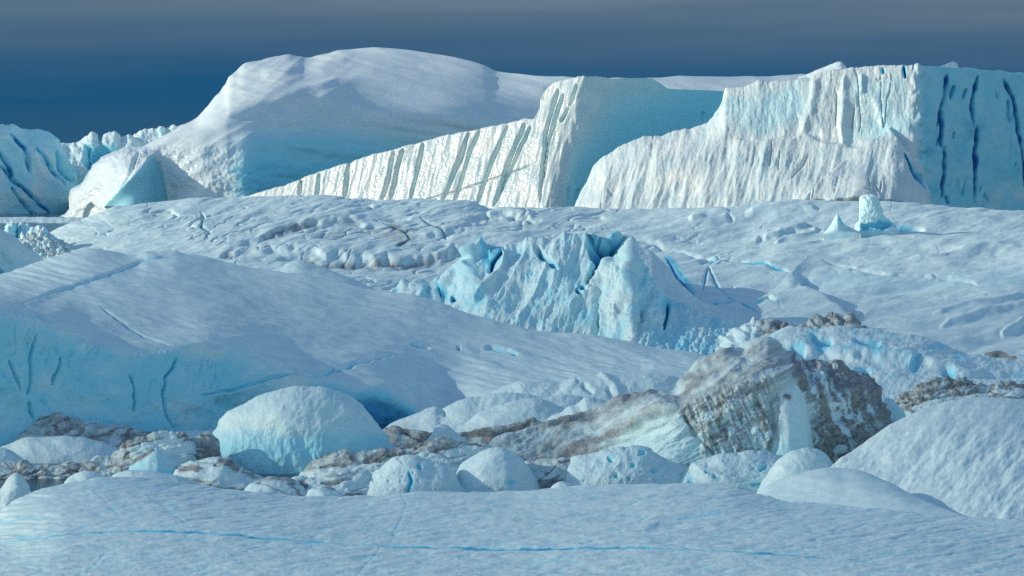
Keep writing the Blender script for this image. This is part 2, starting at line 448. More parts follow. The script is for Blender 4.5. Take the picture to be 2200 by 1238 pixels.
# -- the glittering wedge with the blue face
def corner(py): return 1262 + (py - 168) * (-72 / 277.0)
def wed_d(px, py):
    c = corner(py); e = px - c
    r = 14.0
    left = 0.158 * np.maximum(-e, 0); right = 0.215 * np.maximum(e, 0)
    soft = np.sqrt(e * e + r * r) - np.abs(e)
    return 1292 + left + right + 0.16 * soft + 0.05 * (455 - py)
GRV = [[(646, 384), (645, 425)], [(686, 372), (681, 425)], [(750, 350), (744, 390), (741, 425)], [(846, 322), (836, 380), (820, 432)], [(868, 318), (858, 345), (838, 432)], [(908, 306), (900, 350), (882, 432)],
       [(1008, 282), (985, 350), (950, 436)], [(1032, 278), (1012, 320), (975, 438)], [(1092, 268), (1060, 340), (1025, 440)], [(1130, 262), (1100, 330), (1060, 445)], [(1142, 268), (1090, 380), (1060, 445)],
       [(1200, 190), (1190, 220), (1172, 290), (1160, 440)], [(1212, 200), (1200, 235), (1180, 300), (1165, 400)], [(1240, 180), (1232, 210), (1225, 230)], [(1222, 230), (1205, 262)]]
def wed_disp(G):
    lf = ss(6, -14, G.px - corner(G.py))
    h = -3.8 * lns(G, GRV, 3.0, 0.5, 100) * lf
    slant = -14 * ss(700, 1150, G.px)
    h = h + lf * (0.55 * PR(G, (40, 300), 3, 91, rot=14) + 0.38 * P(G, (9, 60), 3, 92, rot=14) + 0.24 * P(G, (5, 8), 3, 93) * ss(-0.3, 0.4, P(G, (40, 160), 2, 97, rot=14)))
    h = h - 1.2 * ln(G, [(905, 432), (1000, 405), (1080, 378), (1155, 350)], 1.6, 0.4)
    h = h + 1.2 * np.exp(-((G.px - corner(G.py)) / 12) ** 2) * P(G, (16, 40), 3, 96) + (1 - lf) * (0.5 * P(G, (130, 90), 3, 94) + 0.12 * P(G, (12, 12), 3, 95) - 1.5 * lns(G, [[(1512, 240), (1510, 262)], [(1225, 400), (1222, 440)], [(1245, 405), (1240, 440)]], 3))
    return h
def wed_attr(G):
    lf = ss(4, -10, G.px - corner(G.py))
    g = lns(G, GRV, 4.5, 0.5, 100)  # faint blue tint along the grooves adds to their shadow
    # thick clear ice low down in the cleft
    cl = np.clip(ss(160, 0, np.interp(G.px, [1190, 1240, 1330, 1430, 1560], [470, 430, 320, 290, 215]) - G.py), 0, 1)
    return dict(blue=lf * (0.03 + 0.06 * g) + (1 - lf) * (0.09 + 0.19 * cl) * ss(1180, 1250, G.px), wet=lf * 0.95 * (0.45 + 0.55 * ss(640, 760, G.px)))
body('iceberg', [([(480, 470), (1640, 470)], wed_d),
                 ([(480, 455), (560, 435), (640, 410), (745, 380), (850, 352), (960, 330), (1060, 315), (1150, 300), (1172, 260), (1270, 240), (1420, 250), (1640, 260)], wed_d),
                 ([(480, 436), (500, 430), (560, 414), (640, 389), (660, 380), (700, 367), (742, 353), (752, 352), (764, 346), (800, 334), (850, 321), (905, 306), (960, 292), (1010, 282), (1060, 272), (1110, 262), (1130, 257), (1148, 256), (1155, 240), (1162, 215), (1172, 194), (1184, 182), (1200, 175), (1225, 170), (1250, 166), (1270, 163), (1290, 164), (1320, 169), (1360, 168), (1395, 168), (1415, 177), (1436, 190), (1500, 193), (1560, 196), (1640, 205)], wed_d)],
     480, 1640, 'wet', 1.5, 1.5, 36, disp=wed_disp, attr=wed_attr,
     label='wedge-shaped iceberg with fluted wet glittering wall and smooth turquoise face', cat='iceberg', group=BACK)

# -- the long cliff on the right
def clf_top(px): return np.interp(px, [1200, 1560, 1955, 1975, 1995, 2200, 2400], [1238, 1225, 1203, 1202, 1208, 1266, 1324])
def clf_base(px): return clf_top(px) - np.interp(px, [1200, 1260, 1560, 1850, 1960, 1985, 2400], [4, 14, 34, 40, 26, 6, 6])
CR = [[(2032, 156), (2028, 205), (2018, 245), (2010, 275)], [(2020, 225), (2022, 260), (2020, 320)], [(2026, 315), (2029, 370), (2022, 430)], [(2100, 162), (2088, 215), (2090, 270)], [(2098, 270), (2094, 330), (2092, 440)],
      [(2154, 168), (2176, 215), (2186, 270), (2200, 360), (2206, 420)], [(1942, 142), (1945, 170)], [(1942, 335), (1958, 385), (1970, 428)]]
CR2 = [[(2050, 185), (2040, 215)], [(2048, 285), (2047, 300)], [(2075, 190), (2068, 215)], [(1895, 145), (1898, 160)], [(2030, 420), (2036, 440)]]
def clf_disp(G):
    lit = ss(1985, 1955, G.px)
    low = ss(-30, 40, G.py - np.interp(G.px, [1240, 1330, 1450, 1560, 1640, 1760, 1850, 1960], [340, 330, 305, 290, 300, 310, 310, 300]))
    h = lit * (2.0 * P(G, (160, 120), 2, 110) + low * (1.25 * PR(G, (56, 240), 3, 111, rot=14) + 0.6 * P(G, (15, 60), 3, 112, rot=16) + 0.22 * P(G, (11, 18), 3, 113) * ss(-0.2, 0.5, P(G, (90, 90), 2, 121)))
               + (1 - low) * (1.0 * PR(G, (70, 200), 3, 114, rot=4) + 0.4 * P(G, (10, 26), 3, 115)) + 0.12 * P(G, (6, 7), 2, 119))
    # lit ribs and scars high on the wall
    h = h + lit * (1.3 * lns(G, [[(1752, 165), (1748, 230), (1720, 290)], [(1816, 160), (1812, 230), (1808, 310)], [(1848, 158), (1850, 200)], [(1965, 160), (1972, 230), (1970, 330)]], 9, 0.6, 130)
                   - 1.2 * pol(G, [(1820, 215), (1870, 215), (1900, 255), (1900, 290), (1860, 312), (1815, 310)], 12))
    # ledge under the smooth scar and the small pyramid buttress
    h = h + 3.0 * stp(G, [(1560, 300), (1640, 300), (1720, 290), (1800, 312), (1860, 312)][::-1], 6, 26, 0.8) * 0.5
    pyr = pol(G, [(1914, 274), (1960, 345), (1992, 440), (1990, 470), (1730, 470), (1800, 380), (1860, 315)], 5, 0.5)
    h = h + pyr * (2.0 + 9.0 * np.clip((G.py - 270) / 200, 0, 1)) * (1 - 0.9 * ss(1905, 1990, G.px - 0.12 * (G.py - 274)))
    h = h + 2.0 * np.exp(-((G.px - 1974) / 15) ** 2) * P(G, (16, 34), 3, 120) + (1 - lit) * (0.9 * PR(G, (60, 110), 3, 116) + 0.14 * P(G, (10, 12), 3, 117)) - 2.6 * lns(G, CR, 3.2, 0.7, 140) - 1.6 * lns(G, CR2, 3, 0.7, 160)
    vc = crease(G, (44, 240), 122, 4, 0.03) * ss(0.05, 0.4, P(G, (90, 110), 2, 123))
    h = h - 1.4 * vc - 1.0 * lns(G, [[(1800, 350), (1770, 400), (1740, 440)], [(1740, 330), (1700, 390)]], 2.5, 0.8, 170)
    return h
def clf_attr(G):
    lit = ss(1990, 1955, G.px)  # beyond the corner the ice is coloured bluer, as the side in shade
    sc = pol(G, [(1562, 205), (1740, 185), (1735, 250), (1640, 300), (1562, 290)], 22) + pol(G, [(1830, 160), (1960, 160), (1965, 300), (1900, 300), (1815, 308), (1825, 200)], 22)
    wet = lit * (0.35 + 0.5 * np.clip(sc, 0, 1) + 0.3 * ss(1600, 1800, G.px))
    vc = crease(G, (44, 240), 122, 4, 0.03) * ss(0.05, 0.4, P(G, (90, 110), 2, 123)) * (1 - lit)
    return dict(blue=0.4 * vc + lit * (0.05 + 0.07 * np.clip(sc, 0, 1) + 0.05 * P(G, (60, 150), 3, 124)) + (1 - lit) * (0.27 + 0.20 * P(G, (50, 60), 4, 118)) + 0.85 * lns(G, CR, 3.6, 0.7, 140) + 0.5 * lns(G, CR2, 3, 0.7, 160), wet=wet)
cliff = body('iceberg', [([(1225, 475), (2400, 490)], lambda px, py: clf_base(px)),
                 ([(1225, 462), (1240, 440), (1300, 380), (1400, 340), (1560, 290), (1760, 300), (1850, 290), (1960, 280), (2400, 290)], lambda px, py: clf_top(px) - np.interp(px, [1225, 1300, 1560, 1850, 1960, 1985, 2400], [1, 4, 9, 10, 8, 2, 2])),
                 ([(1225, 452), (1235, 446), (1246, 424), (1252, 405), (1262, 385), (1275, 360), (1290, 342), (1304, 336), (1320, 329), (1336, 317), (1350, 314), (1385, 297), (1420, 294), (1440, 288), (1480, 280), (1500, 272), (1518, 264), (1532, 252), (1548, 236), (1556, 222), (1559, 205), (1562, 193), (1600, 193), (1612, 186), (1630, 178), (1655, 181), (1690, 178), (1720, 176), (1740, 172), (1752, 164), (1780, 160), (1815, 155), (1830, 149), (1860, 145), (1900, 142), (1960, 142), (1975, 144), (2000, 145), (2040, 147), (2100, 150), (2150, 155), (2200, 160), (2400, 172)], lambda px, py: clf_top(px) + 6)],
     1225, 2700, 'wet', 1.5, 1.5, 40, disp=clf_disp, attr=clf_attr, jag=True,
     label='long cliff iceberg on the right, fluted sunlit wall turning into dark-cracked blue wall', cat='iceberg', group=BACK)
body('ice_peak', [([(1715, 185), (1850, 175)], [(1715, 1226), (1850, 1222)]), ([(1715, 166), (1730, 161), (1760, 148), (1790, 137), (1805, 132), (1812, 138), (1822, 148), (1835, 150), (1850, 155)], [(1715, 1234), (1850, 1230)])],
     1715, 1850, 'far', 1.5, 1.2, 22, prof=1.2, disp=lambda G: 0.4 * P(G, (20, 14), 3, 180), parent=cliff, part_label='pale smooth peak standing on the cliff top')
body('ice_peak', [([(2005, 160), (2070, 160)], [(2005, 1220), (2070, 1240)]), ([(2005, 150), (2020, 143), (2036, 137), (2048, 133), (2054, 134), (2060, 147), (2070, 152)], [(2005, 1226), (2070, 1246)])],
     2005, 2070, 'far', 1.5, 1.2, 14, prof=1.2, disp=lambda G: 0.3 * P(G, (14, 10), 3, 181), parent=cliff, part_label='small tilted tip standing on the cliff top')

# =================================================================== MIDDLE: the broad ice field and its broken front
LN1 = [[(470, 555), (560, 520), (640, 490), (720, 478), (800, 480)], [(620, 500), (720, 500), (830, 500), (880, 512)], [(480, 545), (500, 560), (520, 572)], [(640, 548), (740, 562), (820, 566), (960, 555), (1050, 530)], [(700, 520), (760, 545), (740, 520)]]
DK = [[(540, 560), (640, 552), (720, 566), (790, 562), (860, 568), (960, 552), (1010, 538)], [(470, 552), (560, 518), (640, 486), (700, 478)], [(1000, 480), (1080, 465), (1150, 478)], [(1480, 470), (1560, 462), (1575, 475)], [(1340, 505), (1480, 540), (1530, 552), (1500, 565)]]
THIN = [[(1400, 530), (1480, 542), (1540, 555), (1520, 568)], [(1520, 568), (1535, 600), (1560, 630), (1640, 675)], [(1540, 555), (1640, 570), (1700, 588)], [(1520, 575), (1510, 620)], [(1430, 548), (1450, 590), (1490, 635), (1570, 668), (1620, 690)], [(1620, 650), (1650, 642), (1665, 655)], [(2000, 590), (2100, 610)], [(1760, 560), (1900, 590), (2090, 596)],
        [(430, 455), (440, 470), (432, 490), (450, 500), (440, 520)], [(800, 470), (870, 500), (880, 520), (850, 535)], [(900, 470), (950, 500), (960, 520)], [(1480, 660), (1590, 640)]]
def fld_cr(G):
    m = ss(1750, 1250, G.px)
    gate = ss(-0.15, 0.35, P(G, (160, 40), 2, 271))
    a = crease(G, (200, 36), 272, -10, 0.045) * gate * m
    b = crease(G, (76, 18), 273, -14, 0.05) * ss(1900, 1300, G.px) * ss(0.05, 0.5, P(G, (120, 30), 2, 274))
    c = 0.5 * crease(G, (190, 80), 275, 20, 0.024) * ss(-0.1, 0.3, P(G, (150, 50), 2, 276))
    return a, b, c
def fld_disp(G):
    rg = ss(950, 1150, G.px)      # smoother on the right
    lf = 1 - rg
    h = 1.5 * P(G, (240, 46), 3, 201, rot=-6) * (0.5 + 0.5 * rg)
    up = ss(600, 480, G.py)
    h = h + (0.35 + 0.65 * up) * (0.35 * P(G, (80, 13), 4, 202, rot=-10) + lf * 0.55 * PR(G, (150, 22), 4, 203, rot=-13) + 0.22 * PR(G, (70, 13), 3, 204, rot=-9))
    h = h + 0.07 * P(G, (22, 5), 3, 205, rot=-8)
    h = h - 0.7 * lns(G, DK, 5, 0.9, 210) - 0.5 * lns(G, THIN, 2.4, 0.8, 240)
    h = h + 1.1 * stp(G, [(520, 545), (600, 535), (680, 545), (760, 555), (860, 560), (960, 548), (1040, 525)], 6, 22, 1.0, 3)
    h = h + 0.8 * stp(G, [(470, 552), (560, 518), (640, 488), (720, 478), (830, 482)], 5, 18, 1.0, 4) + 0.8 * stp(G, [(880, 520), (960, 500), (1060, 470), (1160, 470)], 5, 16, 1.0, 5)
    # the raised slab on the right and the shaded, blue-tinted dip behind it
    h = h - 1.3 * stp(G, [(1705, 582), (1735, 622), (1790, 655), (1850, 694)], 5, 50, 0.5, 6)
    h = h - 1.0 * ln(G, [(1720, 600), (1850, 605), (1990, 600), (2200, 600), (2330, 600)], 26, 0.4, False)
    h = h + 0.7 * stp(G, [(1600, 520), (1700, 495), (1800, 490)], 5, 20, 0.8, 7) + 0.7 * stp(G, [(1850, 520), (2000, 530), (2200, 540)], 8, 30, 0.6, 8)
    h = h + 0.7 * lns(G, [[(2000, 680), (2100, 655), (2200, 635)], [(2020, 700), (2130, 672), (2240, 650)], [(2150, 720), (2200, 690)], [(1950, 560), (2080, 540), (2200, 530)], [(1660, 520), (1760, 490)], [(1640, 505), (1740, 478)]], 6, 0.8, 260)
    h = h + 0.9 * lns(G, [[(1480, 470), (1520, 460), (1570, 462)], [(1600, 462), (1680, 450), (1760, 455)], [(1050, 470), (1090, 460), (1150, 470)]], 10, 0.8, 280)
    h = h - 1.6 * lns(G, [[(1620, 652), (1650, 643), (1668, 655)], [(1850, 497), (1920, 492), (1990, 496)]], 3.2, 0.6, 290)
    a, b, c = fld_cr(G)
    return h - 0.6 * a - 0.45 * b - 0.2 * c
def fld_attr(G):
    n = P(G, (60, 14), 3, 221, rot=-8)
    d = 0.34 * lns(G, DK, 6, 1.5, 210) * (0.6 + 0.8 * P(G, (14, 8), 3, 277)) * ss(1700, 1300, G.px) + 0.30 * lns(G, LN1, 16, 1.0, 230) + 0.16 * np.clip(n, 0, 1) * ss(520, 460, G.py) * ss(1900, 1300, G.px) + 0.5 * lns(G, THIN[8:11], 4, 1, 231)
    a, b_, c = fld_cr(G)
    d = d + 0.30 * a + 0.12 * b_
    d = d + 0.22 * pol(G, [(850, 470), (1150, 465), (1500, 480), (1300, 505), (1050, 510), (900, 540), (820, 560)], 20) * (0.5 + n)
    b = 0.5 * lns(G, THIN[:5] + THIN[8:], 2.0, 0.8, 240) + 0.10 * ln(G, [(1720, 600), (1850, 605), (1990, 600), (2330, 600)], 24, 0.4, False) + 0.45 * ln(G, [(1435, 550), (1455, 590), (1490, 636)], 11, 0.8) + 0.5 * lns(G, [[(1850, 497), (1920, 492), (1990, 496)], [(1620, 652), (1650, 643), (1668, 655)]], 3.5, 0.6, 290)  # the broad dip at right is tinted blue to paint in its shade
    return dict(dirt=d, blue=b + 0.10 * b_ + 0.15 * c)
FT = [(40, 640), (500, 660), (830, 670), (1000, 710), (1200, 745), (1600, 750), (1900, 790), (2400, 810)]
FC = [(40, 575), (60, 555), (85, 530), (110, 505), (140, 490), (180, 475), (215, 462), (250, 450), (290, 444), (330, 441), (380, 436), (430, 431), (500, 430), (560, 428), (620, 424), (700, 425), (780, 430), (840, 431), (900, 431), (960, 433), (1000, 436), (1030, 442), (1050, 449), (1070, 447), (1110, 443), (1150, 444), (1200, 447), (1300, 452), (1350, 452), (1400, 450), (1500, 445), (1560, 442), (1600, 440), (1680, 434), (1760, 435), (1850, 434), (1900, 435), (1950, 438), (2000, 440), (2050, 445), (2090, 446), (2200, 455), (2400, 468)]
fld = body('iceberg', [(FT, [(40, 620), (1000, 575), (1600, 545), (1950, 488), (2400, 474)]),
                 ([(40, 605), (500, 560), (1000, 585), (1400, 600), (2400, 640)], [(40, 680), (1000, 660), (2400, 650)]),
                 ([(40, 590), (85, 545), (180, 510), (330, 490), (500, 485), (1000, 500), (1400, 515), (2400, 530)], [(40, 740), (1000, 750), (2400, 735)]),
                 (FC, [(40, 780), (400, 850), (1000, 860), (2400, 840)])],
     40, 2720, 'mid', 1.8, 1.4, 90, disp=fld_disp, attr=fld_attr,
     label='broad low ice field with dirt bands and furrows stretching across below the tall icebergs', cat='iceberg')

# broken blue front of the field: rugged wall and pyramid
CV = [(1266, 508), (1300, 512), (1342, 510), (1344, 532), (1318, 560), (1302, 585), (1288, 606), (1258, 618), (1266, 596), (1282, 578), (1268, 560), (1262, 535)]
PITS = lambda G, s: np.clip(P(G, (11, 14), 2, s) - 0.22, 0, 1)
CVL = [[(1155, 530), (1162, 552), (1180, 570), (1200, 592)], [(1276, 505), (1274, 530), (1282, 552), (1290, 572)], [(1085, 540), (1062, 565), (1048, 588)], [(945, 605), (950, 625), (948, 645)], [(1248, 615), (1254, 632)], [(1238, 625), (1248, 642)], [(970, 640), (978, 655)]]
def bw_disp(G):
    h = 1.2 * P(G, (90, 80), 3, 301) + 1.3 * PR(G, (60, 160), 3, 302, rot=20) + 0.25 * P(G, (18, 34), 3, 303, rot=22) - 0.3 * PITS(G, 304) + 0.10 * P(G, (6, 7), 2, 305)
    cv = pol(G, CV, 3.5, 1.0)
    h = h - 9.0 * cv - 2.2 * lns(G, CVL, 4.5, 0.8, 310) + cv * 1.5 * PR(G, (26, 22), 3, 306)
    h = h + 2.2 * stp(G, [(1000, 560), (1025, 545), (1050, 530)], 4, 16) + 1.5 * lns(G, [[(1020, 535), (1010, 575), (960, 620), (950, 650)], [(1110, 540), (1060, 600), (1020, 660)]], 7, 0.7, 320)
    return h
def bw_attr(G):
    cv = pol(G, CV, 3.5, 1.0)
    low = ss(560, 700, G.py)
    deep = ln(G, [(1272, 530), (1284, 565), (1280, 600), (1262, 612)], 8, 0.8)
    return dict(blue=0.10 + 0.10 * P(G, (40, 40), 3, 307) + 0.30 * PITS(G, 304) + 0.85 * cv + 0.4 * deep + 0.62 * lns(G, CVL, 5, 0.8, 310) + 0.30 * pol(G, [(1040, 530), (1070, 530), (1085, 545), (1050, 580), (1035, 560)], 5), wet=0.3)
body('broken_wall', [([(815, 680), (950, 690), (1000, 705), (1100, 735), (1200, 760), (1360, 770)], [(815, 562), (960, 556), (1060, 546), (1260, 540), (1360, 552)]),
                     ([(815, 640), (832, 632), (850, 620), (868, 607), (882, 612), (895, 602), (905, 598), (922, 606), (938, 598), (950, 606), (962, 590), (985, 575), (1000, 562), (1012, 545), (1022, 533), (1040, 530), (1052, 526), (1068, 532), (1085, 536), (1105, 526), (1130, 520), (1150, 516), (1180, 514), (1200, 513), (1240, 513), (1262, 512), (1275, 506), (1300, 510), (1320, 506), (1340, 508), (1350, 514), (1360, 525)], [(815, 572), (960, 573), (1060, 572), (1260, 570), (1360, 576)])],
     815, 1360, 'mid', 1.3, 1.3, 20, prof=1.25, disp=bw_disp, attr=bw_attr, parent=fld, part_label='rugged pitted ice wall with a deep blue crevasse at its right end')
PC = [(1180, 735), (1192, 722), (1215, 700), (1240, 680), (1258, 655), (1272, 630), (1285, 612), (1300, 590), (1312, 566), (1322, 556), (1334, 545), (1346, 526), (1357, 514), (1362, 526), (1368, 548), (1380, 575), (1400, 602), (1430, 642), (1470, 655), (1500, 668), (1540, 684), (1580, 690), (1640, 698), (1690, 720)]
def py_disp(G):
    h = 0.6 * P(G, (80, 80), 3, 331) + (0.95 - 0.6 * ss(1380, 1480, G.px)) * PR(G, (36, 110), 3, 332, rot=8) + 0.3 * P(G, (12, 20), 3, 333, rot=12) + 0.25 * P(G, (6, 6), 2, 334)
    h = h + 1.5 * lns(G, [[(1356, 521), (1354, 575), (1342, 640), (1322, 700)], [(1318, 560), (1286, 630), (1216, 700)]], 8, 0.6, 340) - 1.5 * lns(G, [[(1436, 648), (1434, 680), (1425, 715)], [(1285, 665), (1284, 690), (1287, 720)], [(1382, 665), (1380, 700)]], 3, 0.7, 350)
    rub = ss(700, 722, G.py) * ss(1330, 1380, G.px)
    return h + rub * 0.25 * PR(G, (22, 12), 3, 335)
body('broken_pyramid', [([(1180, 765), (1700, 765)], [(1180, 546), (1300, 537), (1356, 531), (1436, 530), (1520, 529), (1700, 528)]), (PC, [(1180, 555), (1356, 556), (1430, 553), (1700, 546)])],
     1180, 1690, 'mid', 1.3, 1.3, 14, prof=1.03, disp=py_disp,
     attr=lambda G: dict(blue=0.09 + 0.16 * P(G, (40, 50), 3, 337) + 0.04 * ss(620, 720, G.py) * ss(1300, 1420, G.px) + 0.5 * lns(G, [[(1436, 648), (1434, 680), (1425, 715)], [(1285, 665), (1284, 690), (1287, 720)]], 3.4, 0.7, 350), wet=0.3), parent=fld, part_label='sharp pyramid of pale ribbed ice below the blue crevasse')
def ramp_d(px, py): return 556 + 0.42 * np.maximum(0, 700 - py)
body('snow_ramp', [([(1352, 640), (1400, 640), (1430, 655), (1470, 666), (1500, 678), (1540, 692), (1600, 705), (1680, 722)], lambda px, py: 560 + 0 * px),
                   ([(1352, 524), (1365, 526), (1385, 534), (1400, 540), (1420, 556), (1440, 580), (1460, 605), (1490, 636), (1530, 655), (1580, 672), (1630, 690), (1680, 712)], lambda px, py: 572 + 0.42 * np.maximum(0, 700 - py))],
     1352, 1680, 'mid', 1.5, 1.3, 8, prof=1.0, disp=lambda G: 0.4 * P(G, (70, 40), 3, 361) + 0.12 * P(G, (12, 8), 3, 362), attr=lambda G: dict(blue=0.03), parent=fld, part_label='smooth snow ramp falling from the pyramid tip')

# ice pillar and tooth on the field
body('ice_block', [([(1832, 500), (1930, 500)], 758), ([(1832, 497), (1838, 484), (1846, 474), (1852, 458), (1850, 440), (1846, 428), (1850, 420), (1862, 416), (1876, 416), (1885, 424), (1893, 442), (1899, 460), (1910, 470), (1921, 482), (1930, 497)], 763)],
     1832, 1930, 'mid', 1.0, 1.0, 8, prof=1.5, rnd=4,
     disp=lambda G: 0.4 * P(G, (26, 24), 3, 371) - 1.4 * pol(G, [(1846, 482), (1880, 478), (1898, 462), (1924, 482), (1900, 492), (1850, 492)], 3) + 0.2 * P(G, (7, 7), 2, 372),
     attr=lambda G: dict(blue=0.10 + 0.40 * pol(G, [(1846, 484), (1880, 480), (1898, 464), (1924, 482), (1900, 494), (1850, 494)], 4)),
     label='squat leaning ice pillar with blue foot standing on the ice field before the cliff', cat='ice block')
body('ice_block', [([(1770, 503), (1850, 503)], 752), ([(1770, 501), (1785, 482), (1795, 464), (1800, 459), (1806, 470), (1815, 482), (1830, 490), (1840, 495), (1850, 501)], 757)],
     1770, 1850, 'mid', 1.0, 1.0, 6, prof=1.3, disp=lambda G: 0.15 * P(G, (30, 18), 2, 373), attr=lambda G: dict(blue=0.10 + 0.3 * ln(G, [(1803, 468), (1815, 486)], 5)),
     label='small curved ice tooth just left of the leaning ice pillar', cat='ice block')
body('ice_floe', [([(-260, 690), (260, 690)], 622), ([(-260, 468), (260, 468)], 1440)], -560, 260, 'mid', 2.0, 1.4, 20, prof=1.0,
     disp=lambda G: 0.5 * PR(G, (40, 8), 3, 376) + 0.3 * P(G, (14, 5), 3, 377), attr=lambda G: dict(blue=0.06, dirt=0.1),
     label='flat brash-covered floe in the far left gap below the blue slab', cat='ice floe')
# brash at the far left foot of the field
for (xs, ys, lab, d0, sd) in (
        ([0, 8, 15, 22, 28, 32, 38], [505, 490, 482, 476, 472, 484, 502], 'white pointed ice block at the foot of the cracked blue slab', 720, 1),
        ([34, 40, 44, 52, 58, 63, 70], [504, 484, 478, 480, 476, 488, 504], 'notched ice block beside the pointed block below the blue slab', 722, 2),
        ([50, 62, 72, 82, 92, 104, 122], [508, 496, 488, 486, 488, 494, 512], 'rounded heap of bright brash ice at the foot of the dome', 715, 3)):
    body('ice_block', [([(xs[0], 535), (xs[-1], 535)], d0), (list(zip(xs, ys)), d0 + 5)], xs[0], xs[-1], 'mid', 1.0, 1.0, 8, prof=1.4, rnd=2,
         disp=lambda G, sd=sd: 0.7 * P(G, (12, 12), 3, 380 + sd), attr=lambda G: dict(blue=0.05), steep=0.2, label=lab, cat='ice block', group='ice blocks below the blue slab')
body('rubble_heap', [([(20, 560), (150, 560)], 690), ([(20, 535), (35, 518), (50, 508), (75, 504), (100, 507), (120, 512), (150, 530)], 700)], 20, 150, 'mid', 1.0, 1.0, 8, prof=1.2,
     disp=lambda G: 1.5 * cobble(G, (13, 8), 385)[0] + 0.2 * P(G, (6, 6), 2, 386), attr=lambda G: dict(dirt=0.35 + 0.3 * P(G, (12, 8), 2, 387)),
     label='grey rubble of ice lumps in the gap at the far left', cat='ice rubble')
body('iceberg', [([(-160, 640), (120, 640)], [(-160, 560), (120, 620)]), ([(-160, 445), (-60, 484), (0, 522), (30, 541), (60, 562), (85, 582), (100, 598), (120, 620)], [(-160, 570), (120, 630)]),
     ([(-160, 420), (-60, 462), (0, 503), (30, 522), (60, 545), (85, 566), (100, 582), (120, 610)], [(-160, 615), (120, 660)])],
     -520, 120, 'mid', 1.2, 1.2, 18, disp=lambda G: 0.5 * P(G, (60, 40), 3, 391) + 1.4 * ln(G, [(-60, 468), (0, 510), (50, 545), (90, 576)], 9, 0.4, False) - 0.8 * lns(G, [[(-20, 560), (10, 590), (30, 610)], [(0, 540), (30, 575)]], 3),
     attr=lambda G: dict(blue=0.12 * ss(8, 30, G.py - np.interp(G.px, [-160, 0, 60, 100], [430, 508, 548, 582])) + 0.3 * ln(G, [(-20, 560), (10, 590), (30, 610)], 4)),  # bluer colour below the bright edge stands for shade
     label='slanting slab of ice with a bright upper edge at the far left', cat='iceberg')

# =================================================================== the rolling berg with the blue hollow face (left)
LIP = [(-200, 640), (0, 662), (60, 680), (120, 698), (200, 738), (300, 755), (380, 752), (440, 748), (520, 765), (570, 790), (640, 826), (720, 836), (800, 846), (860, 868), (900, 888), (960, 878), (1060, 838), (1200, 815), (1280, 806), (1440, 808), (1640, 800)]
BC = [[(76, 715), (68, 760), (62, 830), (58, 850)], [(60, 862), (66, 885), (74, 900)], [(135, 760), (125, 790), (112, 828)], [(384, 760), (372, 790), (352, 815), (346, 850), (355, 890), (372, 920)], [(281, 800), (286, 840), (284, 890)], [(20, 770), (28, 800), (40, 840)]]
BC2 = [[(420, 850), (500, 838), (580, 812), (640, 802)], [(660, 815), (700, 808), (760, 785), (800, 775)], [(805, 772), (840, 768)], [(880, 740), (925, 750)], [(1040, 745), (1115, 758)], [(980, 748), (990, 748)], [(690, 800), (720, 797)]]
SEAM = [[(215, 658), (260, 690), (310, 720), (375, 745)], [(40, 655), (140, 620), (230, 590), (310, 555), (390, 548)], [(0, 660), (80, 675), (140, 705), (190, 738)]]
def rol_disp(G):
    face = ss(-4, 10, G.py - curve(LIP, G.px)) * ss(930, 860, G.px)
    h = 0.6 * P(G, (340, 90), 2, 401) * (1 - face) + 0.9 * P(G, (150, 90), 3, 402) * face
    h = h + (1 - face) * (0.20 * P(G, (150, 11), 4, 403, rot=13) + 0.10 * P(G, (40, 7), 3, 404, rot=13) + 0.25 * P(G, (120, 40), 3, 412, rot=12))
    h = h - face * 0.22 * crease(G, (30, 170), 451, 10, 0.035) * ss(0.0, 0.35, P(G, (70, 60), 2, 452))
    h = h + face * (0.35 * PR(G, (60, 70), 3, 453) + 0.22 * P(G, (26, 30), 3, 405) + 0.10 * P(G, (9, 10), 2, 406))
    # crisp fold along the crown and faint wind lines
    h = h + 0.25 * stp(G, [(60, 655), (140, 622), (230, 590), (310, 556), (395, 548)], 5, 30, 0.3, 2) + 0.2 * stp(G, [(400, 620), (520, 615), (620, 640), (700, 660)], 10, 40, 0.4, 3)
    
    h = h - 0.35 * lns(G, SEAM, 2.2, 0.5, 410) - 0.8 * lns(G, BC, 2.6, 1.2, 420) - 0.7 * lns(G, BC2, 3.0, 0.9, 430)
    # undercut hollow
    hol = pol(G, [(470, 870), (560, 845), (640, 832), (730, 838), (800, 848), (862, 872), (895, 892), (880, 930), (760, 960), (500, 950)], 22, 0.4)
    h = h - 1.2 * hol
    h = h + 0.3 * lns(G, [[(640, 810), (720, 822), (820, 838), (900, 882)]], 14, 0.3, 440)
    d2 = pol(G, [(400, 755), (450, 752), (520, 768), (560, 800), (500, 835), (420, 845), (385, 800)], 16, 0.5)
    return h - 0.9 * d2 - 0.5 * ln(G, [(1000, 742), (1110, 770), (1300, 780), (1400, 790)], 20, 0.5)
